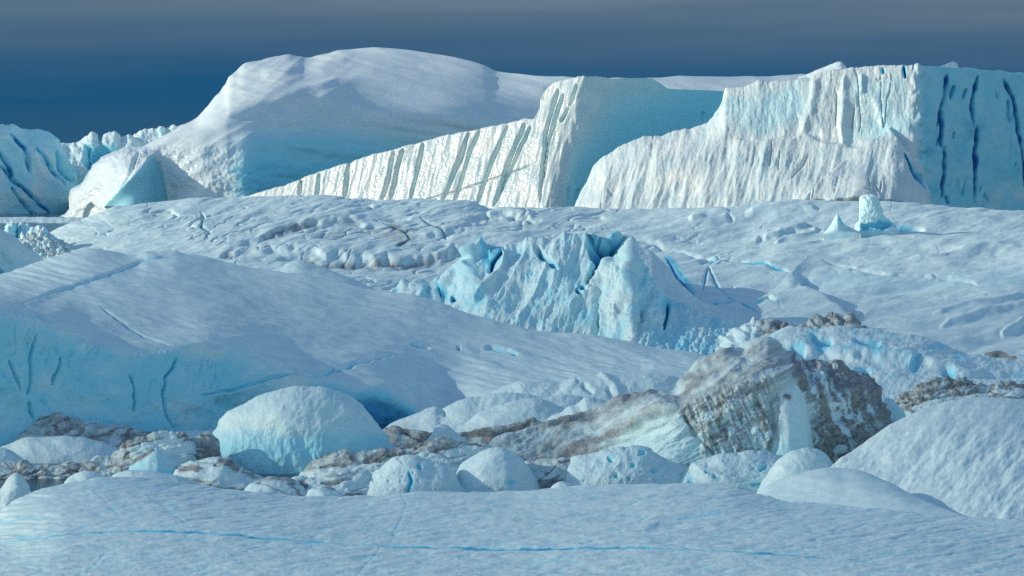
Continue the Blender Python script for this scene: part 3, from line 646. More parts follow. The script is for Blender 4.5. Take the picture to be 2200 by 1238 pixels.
def rol_attr(G):
    face = ss(-20, 40, G.py - curve(LIP, G.px) + 24 * P(G, (70, 40), 3, 409)) * ss(960, 800, G.px)
    vcr = crease(G, (30, 170), 451, 10, 0.035) * ss(0.0, 0.35, P(G, (70, 60), 2, 452))
    pit = np.clip(P(G, (20, 26), 3, 407) - 0.25, 0, 1) * pol(G, [(-150, 690), (200, 745), (260, 790), (150, 880), (-150, 900)], 20)
    hol = pol(G, [(600, 850), (680, 836), (800, 848), (862, 872), (895, 892), (880, 930), (760, 960), (560, 950)], 18, 0.4)  # deep blue here also paints the shade under the lip into the ice
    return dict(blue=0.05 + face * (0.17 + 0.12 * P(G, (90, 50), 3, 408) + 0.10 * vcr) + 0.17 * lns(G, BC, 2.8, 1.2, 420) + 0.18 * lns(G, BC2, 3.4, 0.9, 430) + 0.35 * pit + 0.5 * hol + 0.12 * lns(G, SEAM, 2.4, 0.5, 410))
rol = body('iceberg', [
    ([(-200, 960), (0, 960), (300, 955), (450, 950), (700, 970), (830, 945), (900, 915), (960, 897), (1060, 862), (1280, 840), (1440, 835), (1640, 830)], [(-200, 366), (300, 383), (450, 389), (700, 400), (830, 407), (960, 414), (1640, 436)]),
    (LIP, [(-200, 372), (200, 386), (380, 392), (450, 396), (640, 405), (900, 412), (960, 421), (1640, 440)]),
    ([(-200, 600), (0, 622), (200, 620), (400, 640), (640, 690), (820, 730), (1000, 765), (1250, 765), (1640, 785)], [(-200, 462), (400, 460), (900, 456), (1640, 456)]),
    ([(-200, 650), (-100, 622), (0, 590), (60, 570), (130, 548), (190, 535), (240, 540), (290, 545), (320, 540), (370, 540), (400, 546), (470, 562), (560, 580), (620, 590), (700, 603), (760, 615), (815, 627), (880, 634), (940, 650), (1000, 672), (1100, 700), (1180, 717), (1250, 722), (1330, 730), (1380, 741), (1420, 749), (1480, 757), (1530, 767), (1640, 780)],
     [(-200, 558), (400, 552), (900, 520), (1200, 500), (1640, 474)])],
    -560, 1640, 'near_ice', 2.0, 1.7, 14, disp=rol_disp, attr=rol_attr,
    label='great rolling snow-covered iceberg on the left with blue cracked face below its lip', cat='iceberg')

body('snow_ridge', [([(520, 640), (840, 690)], [(520, 548), (840, 536)]), ([(520, 606), (560, 590), (600, 576), (622, 563), (640, 560), (680, 570), (740, 592), (790, 614), (815, 627), (840, 650)], [(520, 566), (840, 556)])], 520, 840, 'near_ice', 1.6, 1.5, 9, prof=1.3,
     disp=lambda G: 0.3 * P(G, (120, 40), 3, 441) + 0.1 * P(G, (40, 8), 3, 442, rot=14), attr=lambda G: dict(blue=0.05), parent=rol, part_label='small snow ridge along the back of the crown')
# bumpy blue-white hill on the right
def hil_disp(G):
    return (0.9 * P(G, (170, 60), 3, 501) + 0.35 * P(G, (90, 26), 3, 502, rot=6) + 0.14 * PR(G, (30, 14), 3, 503) + 0.10 * P(G, (9, 6), 2, 504)
            + 0.9 * stp(G, [(1500, 800), (1580, 775), (1680, 745), (1780, 760), (1900, 770), (2000, 790), (2100, 805), (2250, 800)][::-1], 9, 26, 0.8, 3) * -1
            - 0.8 * lns(G, [[(1740, 728), (1760, 742), (1790, 738)], [(1830, 735), (1870, 745), (1890, 752)], [(1700, 760), (1730, 768)], [(1960, 775), (1975, 790)], [(1840, 800), (1870, 806)], [(2020, 800), (2050, 806)]], 9, 0.8, 510))
body('iceberg', [([(1430, 930), (2400, 930)], 402), ([(1430, 850), (1600, 800), (1900, 800), (2400, 840)], 432),
                 ([(1430, 812), (1480, 790), (1520, 772), (1560, 756), (1600, 738), (1640, 720), (1670, 713), (1700, 709), (1760, 711), (1830, 709), (1870, 712), (1900, 713), (1960, 719), (2020, 735), (2060, 750), (2085, 760), (2110, 764), (2160, 767), (2200, 771), (2400, 785)], 468)],
     1430, 2700, 'near_ice', 1.8, 1.5, 16, disp=hil_disp,
     attr=lambda G: dict(blue=0.05 + 0.30 * lns(G, [[(1740, 728), (1760, 742), (1790, 738)], [(1830, 735), (1870, 745), (1890, 752)], [(1700, 760), (1730, 768)], [(1960, 775), (1975, 790)], [(1840, 800), (1870, 806)], [(2020, 800), (2050, 806)]], 10, 0.8, 510) + 0.25 * np.clip(P(G, (40, 20), 3, 505), 0, 1),
                         dirt=0.28 * pol(G, [(1880, 716), (1960, 722), (2060, 752), (2110, 770), (2050, 800), (1950, 770)], 16) * (0.6 + P(G, (30, 10), 3, 506))),
     label='bumpy blue-white ice hill with hollows behind the big dirty boulder', cat='iceberg')
body('rubble_heap', [([(1540, 760), (1880, 760)], 486), ([(1540, 759), (1566, 724), (1600, 703), (1630, 695), (1655, 691), (1680, 698), (1700, 706), (1725, 702), (1745, 694), (1775, 686), (1800, 681), (1826, 679), (1838, 686), (1850, 702), (1880, 722)], 494)],
     1540, 1880, 'near_ice', 1.2, 1.2, 8, prof=1.2, disp=lambda G: 1.5 * cobble(G, (20, 12), 521)[0] + 0.5 * PR(G, (50, 20), 2, 524) + 0.15 * P(G, (10, 8), 3, 522),
     attr=lambda G: dict(dirt=0.15 + 0.42 * ss(1580, 1680, G.px) + 0.3 * P(G, (16, 10), 3, 523), blue=0.05),
     label='dirty crest of ice rubble behind the bumpy blue-white hill', cat='ice rubble')
body('ice_floe', [([(2080, 800), (2400, 800)], 486), ([(2080, 798), (2110, 764), (2140, 754), (2180, 752), (2400, 748)], 512)], 2080, 2400, 'near_ice', 1.5, 1.3, 10, prof=1.0,
     disp=lambda G: 0.4 * P(G, (50, 12), 3, 531) - 0.7 * ln(G, [(2115, 766), (2150, 765), (2185, 772)], 4), attr=lambda G: dict(dirt=0.8 * ln(G, [(2112, 766), (2150, 764), (2190, 770)], 5) + 0.1),
     label='low white floe with a dirty slit at the right edge behind the hill', cat='ice floe')

# =================================================================== FRONT: dirty boulder and the packed small bergs
BR = dict(x=1)
def dirt_front(G): return pol(G, [(1462, 884), (1500, 862), (1560, 840), (1600, 826), (1640, 822), (1650, 850), (1652, 900), (1660, 950), (1656, 1000), (1560, 1010), (1520, 990), (1490, 930)], 9, 1.0)
def dirt_right(G): return pol(G, [(1695, 765), (1760, 776), (1806, 782), (1860, 820), (1900, 860), (1925, 905), (1935, 1000), (1800, 1010), (1745, 1000), (1742, 900), (1720, 830), (1700, 800)], 12, 1.0)
def bld_disp(G):
    df = dirt_front(G); dr = dirt_right(G); dd = np.clip(df + dr, 0, 1)
    h = 0.9 * P(G, (130, 80), 3, 601) + 0.45 * PR(G, (110, 26), 4, 602, rot=-26) + 0.10 * P(G, (14, 12), 3, 603)
    w1, w2, cid = worley(G.px / 26 + 0.3 * P(G, (30, 30), 2, 604), G.py / 30, G.px * 0 + 3.3, 5)
    lump = np.clip(0.40 - w1, 0, 1) * (cid > 0.74)
    h = h + dd * (0.8 * lump + 0.7 * PR(G, (40, 110), 4, 605, rot=-22) + 0.22 * PR(G, (16, 30), 3, 606, rot=-22))
    h = h - 0.6 * lns(G, [[(1468, 885), (1490, 930), (1540, 985)], [(1655, 860), (1665, 940), (1662, 985)]], 4, 0.8, 610) + 0.8 * stp(G, [(1300, 948), (1380, 900), (1460, 878)], 4, 24, 0.4)
    h = h + 0.5 * stp(G, [(1480, 800), (1560, 770), (1620, 748)], 5, 20, 0.6, 2) - 0.35 * lns(G, [[(1120, 940), (1220, 910), (1320, 872)], [(1160, 975), (1240, 935), (1300, 905)], [(1560, 800), (1500, 840), (1400, 870)]], 5, 0.9, 620)
    return h
def bld_attr(G):
    df = dirt_front(G); dr = dirt_right(G)
    w1, w2, cid = worley(G.px / 26 + 0.3 * P(G, (30, 30), 2, 604), G.py / 30, G.px * 0 + 3.3, 5)
    lump = ss(0.40, 0.30, w1 + 0.5 * P(G, (14, 18), 3, 611)) * (cid > 0.70)
    st = 0.5 + 0.8 * P(G, (16, 90), 3, 607, rot=-22)
    d = 0.34 + 0.20 * P(G, (90, 26), 3, 608, rot=-24) + 0.16 * PR(G, (140, 16), 3, 615, rot=-27) + 0.12 * pol(G, [(1430, 840), (1490, 788), (1560, 758), (1620, 752), (1540, 800), (1480, 840)], 8) * (0.5 + P(G, (20, 12), 2, 609))
    st2 = PR(G, (15, 130), 4, 612, rot=-24); sp = P(G, (9, 7), 3, 613)
    d = d + df * (-0.19 + 0.48 * st2 + 0.22 * sp) + dr * (-0.02 + 0.55 * st2 + 0.22 * sp)
    d = d + 0.45 * pol(G, [(1800, 782), (1860, 820), (1900, 855), (1925, 905), (1900, 890), (1850, 850), (1790, 800)], 8)
    d = d + 0.25 * pol(G, [(1130, 1000), (1190, 965), (1300, 925), (1318, 930), (1290, 985), (1230, 1000)], 14) * np.clip(0.35 + 1.2 * PR(G, (60, 14), 3, 614, rot=-28), 0, 1) + 0.12 * lns(G, [[(1330, 858), (1400, 848), (1470, 812)], [(1120, 938), (1240, 900), (1330, 868)]], 8, 0.9, 640)
    d = d * (1 - 0.8 * lump * np.clip(df + dr, 0, 1))
    d = d * (1 - 0.35 * pol(G, [(1300, 950), (1380, 900), (1455, 882), (1500, 950), (1520, 1000), (1300, 1000)], 6)) 
    return dict(dirt=d, blue=0.10 * ss(880, 960, G.py))
bld = body('iceberg', [
    ([(1010, 1030), (1950, 1030)], [(1010, 350), (1290, 345), (1460, 336), (1660, 336), (1760, 341), (1950, 352)]),
    ([(1010, 1008), (1100, 1000), (1200, 992), (1280, 972), (1310, 945), (1380, 900), (1440, 882), (1470, 876), (1540, 846), (1590, 828), (1640, 818), (1680, 812), (1720, 830), (1760, 842), (1820, 858), (1880, 895), (1925, 942), (1950, 1000)],
     [(1010, 352), (1290, 348), (1380, 342), (1460, 339), (1660, 340), (1740, 344), (1860, 349), (1950, 355)]),
    ([(1010, 1000), (1030, 975), (1060, 958), (1110, 936), (1180, 914), (1240, 894), (1290, 872), (1330, 855), (1365, 848), (1400, 844), (1440, 834), (1455, 822), (1470, 808), (1490, 790), (1510, 778), (1530, 770), (1560, 758), (1600, 757), (1620, 746), (1645, 739), (1664, 746), (1682, 758), (1705, 768), (1730, 774), (1760, 776), (1780, 782), (1800, 781), (1830, 795), (1850, 812), (1872, 832), (1890, 850), (1905, 872), (1918, 895), (1926, 920), (1934, 960), (1950, 995)],
     [(1010, 356), (1290, 362), (1640, 368), (1800, 362), (1900, 360), (1950, 358)])],
    1010, 1950, 'near_ice', 1.4, 1.4, 10, disp=bld_disp, attr=bld_attr,
    label='big dirt-streaked angular ice boulder with dark gritty faces and embedded white lumps', cat='iceberg')
body('ice_rib', [([(1640, 1025), (1755, 1025)], 335.3), ([(1640, 900), (1648, 850), (1656, 824), (1668, 812), (1684, 808), (1702, 818), (1720, 838), (1732, 862), (1740, 900), (1746, 950), (1755, 990)], 342.4)],
     1640, 1755, 'near_ice', 1.2, 1.2, 5, prof=1.7, rnd=2.2, disp=lambda G: 0.3 * P(G, (40, 120), 3, 651) + 0.05 * PR(G, (14, 120), 3, 652) - 0.4 * ln(G, [(1672, 850), (1668, 900), (1665, 985)], 6),
     attr=lambda G: dict(dirt=0.22 + 0.12 * P(G, (20, 90), 3, 653) + 0.3 * ln(G, [(1668, 850), (1660, 900), (1656, 990)], 9, 1.2) + 0.5 * ln(G, [(1680, 850), (1700, 858)], 6), blue=0.05 + 0.08 * ss(900, 980, G.py)), parent=bld, part_label='smooth pale ice rib running down the dark gritty face')

MOUND = 'snowy hummocks left of the dirty boulder'
def mound(name, pts, base, d0, lab, depth=8, x=None, mat='near_ice', prof=1.8, rnd=4, thick=7, rough=1.0, dirt=0.0, blue=0.05, seed=1, cat='ice mound', group=None, extra=None, eattr=None, du=1.4, wet=0.0):
    x0, x1 = pts[0][0], pts[-1][0]
    w = x1 - x0
    def dp(G):
        h = rough * (0.30 * PR(G, (0.3 * w + 14, 0.16 * w + 12), 2, seed + 5, rot=(seed * 37) % 90 - 45) + 0.30 * P(G, (0.35 * w + 20, 0.2 * w + 16), 3, seed) + 0.16 * PR(G, (46, 30), 3, seed + 1, rot=(seed * 53) % 120 - 60) + 0.035 * P(G, (9, 8), 3, seed + 2))
        if dirt >= 0.12: h = h - 0.16 * rough * crease(G, (150, 34), seed + 7, (seed * 29) % 40 - 26, 0.06) - 0.04 * rough * crease(G, (50, 16), seed + 8, (seed * 17) % 40 - 20, 0.07)
        return h + (extra(G) if extra else 0)
    def ap(G):
        a = dict(blue=blue + 0.5 * blue * P(G, (40, 24), 3, seed + 3), dirt=(dirt + 0.55 * dirt * P(G, (30, 16), 3, seed + 4)) if dirt else 0, wet=wet)
        if dirt >= 0.12: a['dirt'] = a['dirt'] + 0.38 * crease(G, (150, 34), seed + 7, (seed * 29) % 40 - 26, 0.07) + 0.08 * crease(G, (44, 16), seed + 8, (seed * 17) % 40 - 20, 0.07)
        if eattr:
            for k, v in eattr(G).items(): a[k] = a[k] + v
        return a
    b = base if isinstance(base, list) else [(x0, base), (x1, base)]
    return body(name, [(b, d0), (pts, d0 + depth)], x0, x1, mat, du, du, thick, prof=prof, rnd=rnd, disp=dp, attr=ap, label=lab, cat=cat, group=group)

mound('ice_mound', [(1030, 870), (1050, 852), (1066, 840), (1085, 829), (1100, 825), (1120, 821), (1150, 823), (1200, 826), (1222, 820), (1240, 815), (1265, 811), (1290, 809), (1310, 811), (1340, 814), (1370, 811), (1400, 809), (1440, 814), (1480, 828), (1520, 860)], 915, 392, 'knobbly white hummock farthest back, touching the flank of the dirty boulder', seed=701, group=MOUND, prof=1.4,
      extra=lambda G: 0.4 * lns(G, [[(1240, 818), (1215, 840), (1190, 860)], [(1290, 812), (1320, 835), (1330, 860)]], 8) - 0.5 * lns(G, [[(1250, 830), (1275, 850)], [(1300, 842), (1320, 860)]], 5), eattr=lambda G: dict(dirt=0.4 * lns(G, [[(1252, 828), (1262, 842)], [(1298, 842), (1310, 852)], [(1165, 828), (1172, 838)]], 4)))
mound('ice_mound', [(800, 950), (815, 935), (840, 914), (860, 905), (880, 898), (900, 890), (922, 878), (936, 875), (948, 880), (956, 878), (980, 866), (1000, 858), (1030, 854), (1060, 847), (1090, 844), (1120, 844), (1160, 851), (1210, 850), (1260, 860), (1300, 872), (1350, 900)], 975, 383, 'long white hummock with a knob near its left end', seed=711, group=MOUND, prof=1.4,
      extra=lambda G: -0.6 * ln(G, [(950, 880), (955, 900)], 4), eattr=lambda G: dict(dirt=0.35 * pol(G, [(805, 935), (880, 905), (900, 930), (830, 960)], 12)))
mound('ice_mound', [(925, 945), (950, 926), (980, 920), (1005, 908), (1022, 895), (1040, 886), (1065, 878), (1090, 869), (1120, 862), (1140, 860), (1165, 864), (1190, 872), (1220, 884), (1260, 900), (1300, 925)], 970, 375, 'smooth white hummock in front of the long knobbed one', seed=721, group=MOUND, prof=1.5)
mound('ice_mound', [(1140, 945), (1160, 912), (1190, 893), (1215, 880), (1232, 872), (1245, 866), (1262, 857), (1280, 858), (1310, 864), (1350, 870), (1400, 890)], 960, 370, 'small white hummock nestled against the tan tail of the dirty boulder', seed=731, group=MOUND, prof=1.4)

GRIT = 'brown dirty ridges among the small bergs'
gr_lines = [[(860, 925), (900, 945), (935, 950), (980, 948)], [(985, 935), (1060, 938), (1120, 925), (1145, 905)]]
mound('dirty_ice_ridge', [(805, 945), (818, 930), (832, 922), (850, 919), (866, 924), (890, 926), (915, 929), (935, 932), (960, 931), (990, 930), (1020, 928), (1050, 924), (1075, 921), (1095, 920), (1112, 914), (1130, 908), (1146, 901), (1156, 908), (1170, 911), (1190, 909), (1204, 911), (1220, 925)], 1000, 364, 'low brown dirt-caked ridge below the white hummocks', depth=5, prof=1.1, rnd=2, dirt=0.52, blue=0.02, seed=741, group=GRIT, cat='ice ridge', rough=0.9, thick=4,
      extra=lambda G: -0.5 * lns(G, gr_lines, 4), eattr=lambda G: dict(dirt=0.45 * lns(G, gr_lines, 7)))
mound('ice_block', [(880, 985), (900, 965), (918, 948), (932, 932), (944, 920), (955, 918), (966, 924), (985, 940), (1000, 952), (1012, 975)], 1000, 354, 'small white ice pyramid poking out between the brown ridges', depth=3, prof=1.3, rnd=2, seed=751, cat='ice block', thick=3)
# white dome
mound('iceberg', [(430, 985), (440, 962), (450, 942), (462, 924), (474, 906), (490, 893), (510, 880), (532, 868), (560, 856), (585, 847), (612, 840), (632, 835), (650, 834), (672, 836), (690, 838), (715, 844), (740, 851), (756, 856), (772, 866), (784, 880), (796, 896), (808, 916), (820, 936), (832, 954), (845, 968), (860, 980)],
      1050, 346, 'rounded white ice dome standing tall among the small bergs', depth=9, prof=2.1, rnd=7, thick=9, blue=0.07, seed=761, cat='iceberg', rough=0.9,
      extra=lambda G: 0.6 * stp(G, [(440, 945), (470, 922), (530, 905), (580, 900), (640, 925), (720, 950), (790, 965)], 16, 36, 0.5) + 0.35 * PR(G, (40, 90), 3, 765) * ss(900, 950, G.py),
      eattr=lambda G: dict(blue=0.13 * ss(905, 960, G.py), dirt=0.2 * ln(G, [(440, 950), (475, 922), (520, 905)], 9) + 0.1 * lns(G, [[(535, 910), (545, 940)], [(615, 925), (640, 955)]], 7)))
mound('dirty_ice_ridge', [(380, 990), (395, 960), (405, 948), (420, 945), (435, 938), (450, 930), (462, 940), (475, 985)], 1040, 343.5, 'dark dirty shoulder of ice leaning on the left flank of the white dome', depth=3, prof=1.2, rnd=1.5, dirt=0.55, blue=0.06, seed=771, group=GRIT, cat='ice ridge', thick=2.5)
mound('dirty_ice_ridge', [(630, 1040), (645, 1024), (662, 1005), (690, 986), (708, 978), (720, 975), (750, 976), (790, 975), (820, 972), (850, 970), (880, 966), (905, 962), (925, 955), (945, 950), (965, 948), (985, 954), (1010, 957), (1035, 962), (1060, 985)], 1075, 338, 'flat-topped brown gritty wedge right of the white dome', depth=5, prof=1.2, rnd=2.5, dirt=0.48, blue=0.02, seed=781, group=GRIT, cat='ice ridge', thick=4,
      extra=lambda G: 0.35 * PR(G, (60, 14), 3, 785, rot=-8) - 0.5 * lns(G, [[(700, 1010), (780, 1000), (860, 985), (900, 975)], [(930, 975), (990, 985), (1030, 975)]], 4), eattr=lambda G: dict(dirt=0.4 * lns(G, [[(780, 998), (850, 985), (900, 975)], [(930, 975), (960, 985), (1010, 980)]], 7) - 0.45 * ss(1005, 1020, G.py + 0.16 * (G.px - 700))))
FRONT = 'rounded white bergs behind the foreground floe'
pit = lambda many, w, s: (lambda G: -0.5 * lns(G, many, w * 0.6, 1.6, s) - 0.35 * np.clip(P(G, (15, 10), 3, s + 60) - 0.25, 0, 1))
mound('ice_block', [(755, 1075), (760, 1062), (768, 1046), (785, 1030), (805, 1016), (825, 1000), (842, 987), (858, 980), (875, 977), (890, 978), (910, 985), (928, 992), (944, 993), (958, 998), (972, 1015), (985, 1034), (1005, 1052), (1025, 1070)], 1090, 322, 'smooth white hump with two small blue dents, left of its twin', depth=6, rnd=4, blue=0.06, seed=801, group=FRONT, cat='ice block', rough=0.6, thick=6,
      extra=pit([[(878, 1010), (882, 1030), (876, 1060)], [(895, 1000), (905, 1010)]], 6, 805), eattr=lambda G: dict(blue=0.35 * lns(G, [[(878, 1010), (882, 1030), (876, 1060)], [(895, 1000), (905, 1010)]], 6, 0.8, 805)))
mound('ice_block', [(968, 1075), (978, 1030), (988, 1008), (1002, 992), (1020, 980), (1040, 970), (1058, 966), (1080, 965), (1096, 972), (1112, 984), (1128, 1002), (1142, 1020), (1156, 1038), (1175, 1062)], 1085, 325, 'smooth rounded white hump with one steep right side, right of its twin', depth=6, rnd=4, blue=0.06, seed=811, group=FRONT, cat='ice block', rough=0.6, thick=6, eattr=lambda G: dict(blue=0.25 * ln(G, [(1090, 1035), (1105, 1042)], 6), dirt=0.15 * ss(1040, 985, G.px)))
mound('ice_block', [(1120, 1020), (1135, 998), (1160, 994), (1190, 993), (1212, 992), (1228, 998), (1248, 1008), (1268, 1022), (1282, 1038), (1292, 1060)], 1080, 330, 'grey-violet dirty lump between two white humps', depth=4, rnd=3, dirt=0.33, blue=0.03, seed=821, cat='ice block', thick=4,
      extra=lambda G: 0.35 * PR(G, (50, 14), 3, 825, rot=18))
mound('ice_block', [(1208, 1030), (1220, 998), (1232, 982), (1250, 975), (1275, 971), (1300, 968), (1330, 966), (1352, 964), (1375, 963), (1392, 970), (1408, 980), (1430, 988), (1452, 996), (1470, 1002), (1484, 1020), (1500, 1055)], 1075, 327, 'broad pitted white hump under the pale facet of the dirty boulder', depth=6, rnd=4, blue=0.07, dirt=0.06, seed=831, group=FRONT, cat='ice block', thick=6,
      extra=pit([[(1305, 985), (1318, 990)], [(1370, 980), (1382, 978)], [(1350, 1005), (1365, 1000)], [(1320, 1020), (1325, 1030)], [(1400, 1010), (1405, 1020)], [(1350, 1032), (1358, 1034)]], 6, 835), eattr=lambda G: dict(blue=0.25 * np.clip(P(G, (15, 10), 3, 895) - 0.25, 0, 1) + 0.22 * lns(G, [[(1305, 985), (1318, 990)], [(1370, 980), (1382, 978)], [(1350, 1005), (1365, 1000)], [(1320, 1020), (1325, 1030)], [(1400, 1010), (1405, 1020)]], 6, 0.8, 835)))
mound('ice_block', [(1425, 1065), (1440, 1042), (1456, 1022), (1475, 1008), (1500, 992), (1525, 984), (1560, 980), (1590, 976), (1608, 972), (1640, 976), (1665, 980), (1690, 986), (1705, 1010), (1715, 1060)], 1075, 326, 'wide low white hump with blue pits along its foot', depth=6, rnd=4, blue=0.06, dirt=0.04, seed=841, group=FRONT, cat='ice block', thick=6,
      extra=pit([[(1630, 1010), (1648, 1004)], [(1515, 1020), (1522, 1015)], [(1475, 1035), (1490, 1035)], [(1612, 1040), (1642, 1042)], [(1535, 1025), (1540, 1032)]], 5, 845), eattr=lambda G: dict(blue=0.25 * np.clip(P(G, (15, 10), 3, 905) - 0.25, 0, 1) + 0.22 * lns(G, [[(1630, 1010), (1648, 1004)], [(1515, 1020), (1522, 1015)], [(1475, 1035), (1490, 1035)], [(1612, 1040), (1642, 1042)], [(1535, 1025), (1540, 1032)]], 5.5, 0.8, 845)))
mound('ice_block', [(1618, 1075), (1634, 1048), (1646, 1026), (1660, 1005), (1676, 988), (1695, 976), (1715, 968), (1735, 965), (1752, 966), (1768, 974), (1780, 984), (1792, 1004), (1810, 1040)], 1085, 320, 'round white hump tucked beneath the big snow slope', depth=6, rnd=4, blue=0.05, seed=851, group=FRONT, cat='ice block', thick=5, rough=0.6)
mound('ice_block', [(1175, 1062), (1188, 1046), (1200, 1040), (1212, 1038), (1226, 1040), (1240, 1046), (1255, 1062)], 1080, 315, 'tiny pale lump on the rim of the foreground floe', depth=3, rnd=1, seed=861, cat='ice block', thick=3, rough=0.4, dirt=0.08)

# left cluster
def rubtex(G, a, s):
    c, e_, _ = cobble(G, (34, 17), s)
    return a * (0.45 * c - 0.12 * e_ + 0.45 * PR(G, (110, 24), 3, s + 2, rot=-9) + 0.10 * P(G, (12, 8), 3, s + 1))
mound('rubble_heap', [(-120, 985), (-60, 958), (0, 944), (30, 934), (52, 924), (75, 914), (100, 903), (118, 899), (132, 898), (150, 905), (170, 909), (198, 911), (230, 916), (262, 924), (292, 929), (318, 934), (335, 938), (350, 948), (385, 975)], 1010, 368, 'dark grey-brown rubble bank under the blue cracked face', depth=8, prof=1.0, rnd=2, dirt=0.44, blue=0.02, seed=901, cat='ice rubble', thick=5, extra=lambda G: rubtex(G, 1.0, 905), group='dirty rubble banks on the left')
mound('ice_floe', [(325, 945), (345, 934), (375, 929), (410, 927), (450, 925), (480, 930)], 975, 374, 'thin white snow ledge between the rubble bank and the white dome', depth=7, prof=1.0, rnd=1, seed=911, cat='ice floe', thick=4, rough=0.3)
mound('ice_mound', [(-20, 985), (5, 962), (22, 955), (45, 947), (75, 942), (105, 940), (132, 939), (160, 943), (185, 947), (210, 953), (240, 962), (262, 972), (285, 990)], 1025, 357, 'pale smooth mound with a turquoise foot in front of the dark rubble bank', depth=7, rnd=3, dirt=0.10, blue=0.03, seed=921, thick=4, rough=0.6, eattr=lambda G: dict(blue=0.5 * ss(996, 1008, G.py)))
mound('ice_mound', [(-120, 985), (-60, 960), (-10, 962), (12, 965), (28, 972), (45, 985), (62, 998), (76, 1010), (88, 1030)], 1035, 350, 'small bluish mound at the left photo edge beside the pale smooth mound', depth=5, rnd=2, dirt=0.05, blue=0.05, seed=931, thick=3.5, rough=0.7, eattr=lambda G: dict(blue=0.3 * ss(1005, 1016, G.py), dirt=0.4 * ln(G, [(25, 972), (50, 985), (75, 1010)], 8)))
mound('rubble_heap', [(-120, 1020), (-60, 1006), (0, 1006), (20, 1003), (45, 1001), (80, 1005), (110, 1005), (140, 1001), (170, 1000), (195, 993), (215, 988), (240, 983), (258, 974), (275, 962), (292, 952), (310, 946), (330, 938), (350, 932), (370, 934), (390, 940), (405, 952), (420, 985)], 1075, 339, 'brown gritty rubble bank climbing to the right behind the foreground floe', depth=5, prof=1.1, rnd=2, dirt=0.40, blue=0.02, seed=941, cat='ice rubble', thick=3.5, extra=lambda G: rubtex(G, 0.9, 945), group='dirty rubble banks on the left',
      eattr=lambda G: dict(dirt=-0.5 * pol(G, [(280, 975), (330, 945), (375, 938), (400, 960), (420, 1000), (300, 1010)], 10)))
mound('ice_block', [(276, 1040), (281, 1008), (284, 995), (296, 986), (312, 976), (324, 966), (336, 964), (346, 972), (358, 979), (372, 985), (380, 995), (385, 1008), (392, 1035)], 1065, 331, 'small blue ice block with a dirty brown upper rim', depth=4, rnd=2.0, blue=0.12, seed=951, cat='ice block', thick=3, rough=0.5, eattr=lambda G: dict(dirt=0.75 * ln(G, [(282, 1000), (300, 990), (318, 974), (334, 966)], 6), blue=0.12 * ss(1000, 1020, G.py)))
mound('ice_block', [(368, 1035), (376, 1020), (384, 1008), (402, 998), (422, 989), (445, 984), (466, 982), (482, 985), (498, 992), (512, 1002), (528, 1012), (545, 1022), (560, 1032), (580, 1055)], 1070, 327, 'violet-grey dirty lump with a dark band, in front of the white dome', depth=5, rnd=3, dirt=0.20, blue=0.05, seed=961, cat='ice block', thick=4, eattr=lambda G: dict(dirt=0.5 * lns(G, [[(385, 1022), (420, 1010), (430, 1020)], [(470, 985), (500, 1000), (515, 1012)]], 9)))
mound('ice_block', [(520, 1065), (535, 1046), (560, 1036), (585, 1028), (612, 1030), (635, 1038), (650, 1048), (665, 1070)], 1080, 321, 'flat dirty-white cake of ice right of the violet-grey lump', depth=4, rnd=2, dirt=0.18, seed=971, cat='ice block', thick=3, rough=0.7, eattr=lambda G: dict(dirt=0.4 * ln(G, [(545, 1040), (600, 1030), (640, 1042)], 7)))
mound('ice_block', [(612, 1060), (622, 1036), (640, 1028), (660, 1032), (690, 1030), (720, 1020), (745, 1015), (775, 1016), (800, 1030), (820, 1060)], 1085, 323.5, 'layered dirty-white cake of ice below the brown wedge', depth=4, rnd=2, dirt=0.16, seed=981, cat='ice block', thick=3, rough=0.8, extra=lambda G: 0.3 * PR(G, (50, 12), 3, 985, rot=-6) - 0.4 * lns(G, [[(640, 1040), (665, 1050)], [(690, 1045), (760, 1032)]], 4), eattr=lambda G: dict(dirt=0.5 * lns(G, [[(640, 1040), (665, 1050)], [(690, 1045), (760, 1032)]], 5)))
mound('ice_block', [(655, 1075), (668, 1052), (690, 1044), (712, 1050), (735, 1056), (756, 1060), (770, 1078)], 1090, 316, 'low grey ice cake wedged beside the smooth white hump', depth=3, rnd=1.5, dirt=0.14, seed=991, cat='ice block', thick=3, rough=0.7, eattr=lambda G: dict(dirt=0.6 * ln(G, [(740, 1062), (762, 1068)], 5)))
mound('ice_block', [(-90, 1130), (-60, 1088), (-25, 1062), (0, 1048), (16, 1034), (28, 1022), (36, 1017), (46, 1024), (55, 1036), (63, 1050), (70, 1066), (80, 1100)], 1150, 309, 'white pointed ice spike at the left photo edge behind the foreground floe', depth=4, prof=1.5, rnd=2, blue=0.04, seed=1001, cat='ice block', thick=4, rough=0.6)
mound('ice_floe', [(222, 1045), (240, 1024), (262, 1015), (285, 1011), (315, 1012), (350, 1016), (385, 1023), (405, 1030), (430, 1045)], 1070, 313, 'thin white lens of snow on the rim of the foreground floe', depth=5, prof=1.2, rnd=1.5, seed=1011, cat='ice floe', thick=4, rough=0.3, mat='near')
mound('ice_block', [(138, 1042), (152, 1026), (170, 1018), (188, 1013), (204, 1016), (222, 1024), (240, 1045)], 1065, 318, 'small pale lump peeking over the foreground floe before the brown rubble bank', depth=3, rnd=1.5, dirt=0.08, seed=1021, cat='ice block', thick=3, rough=0.5)

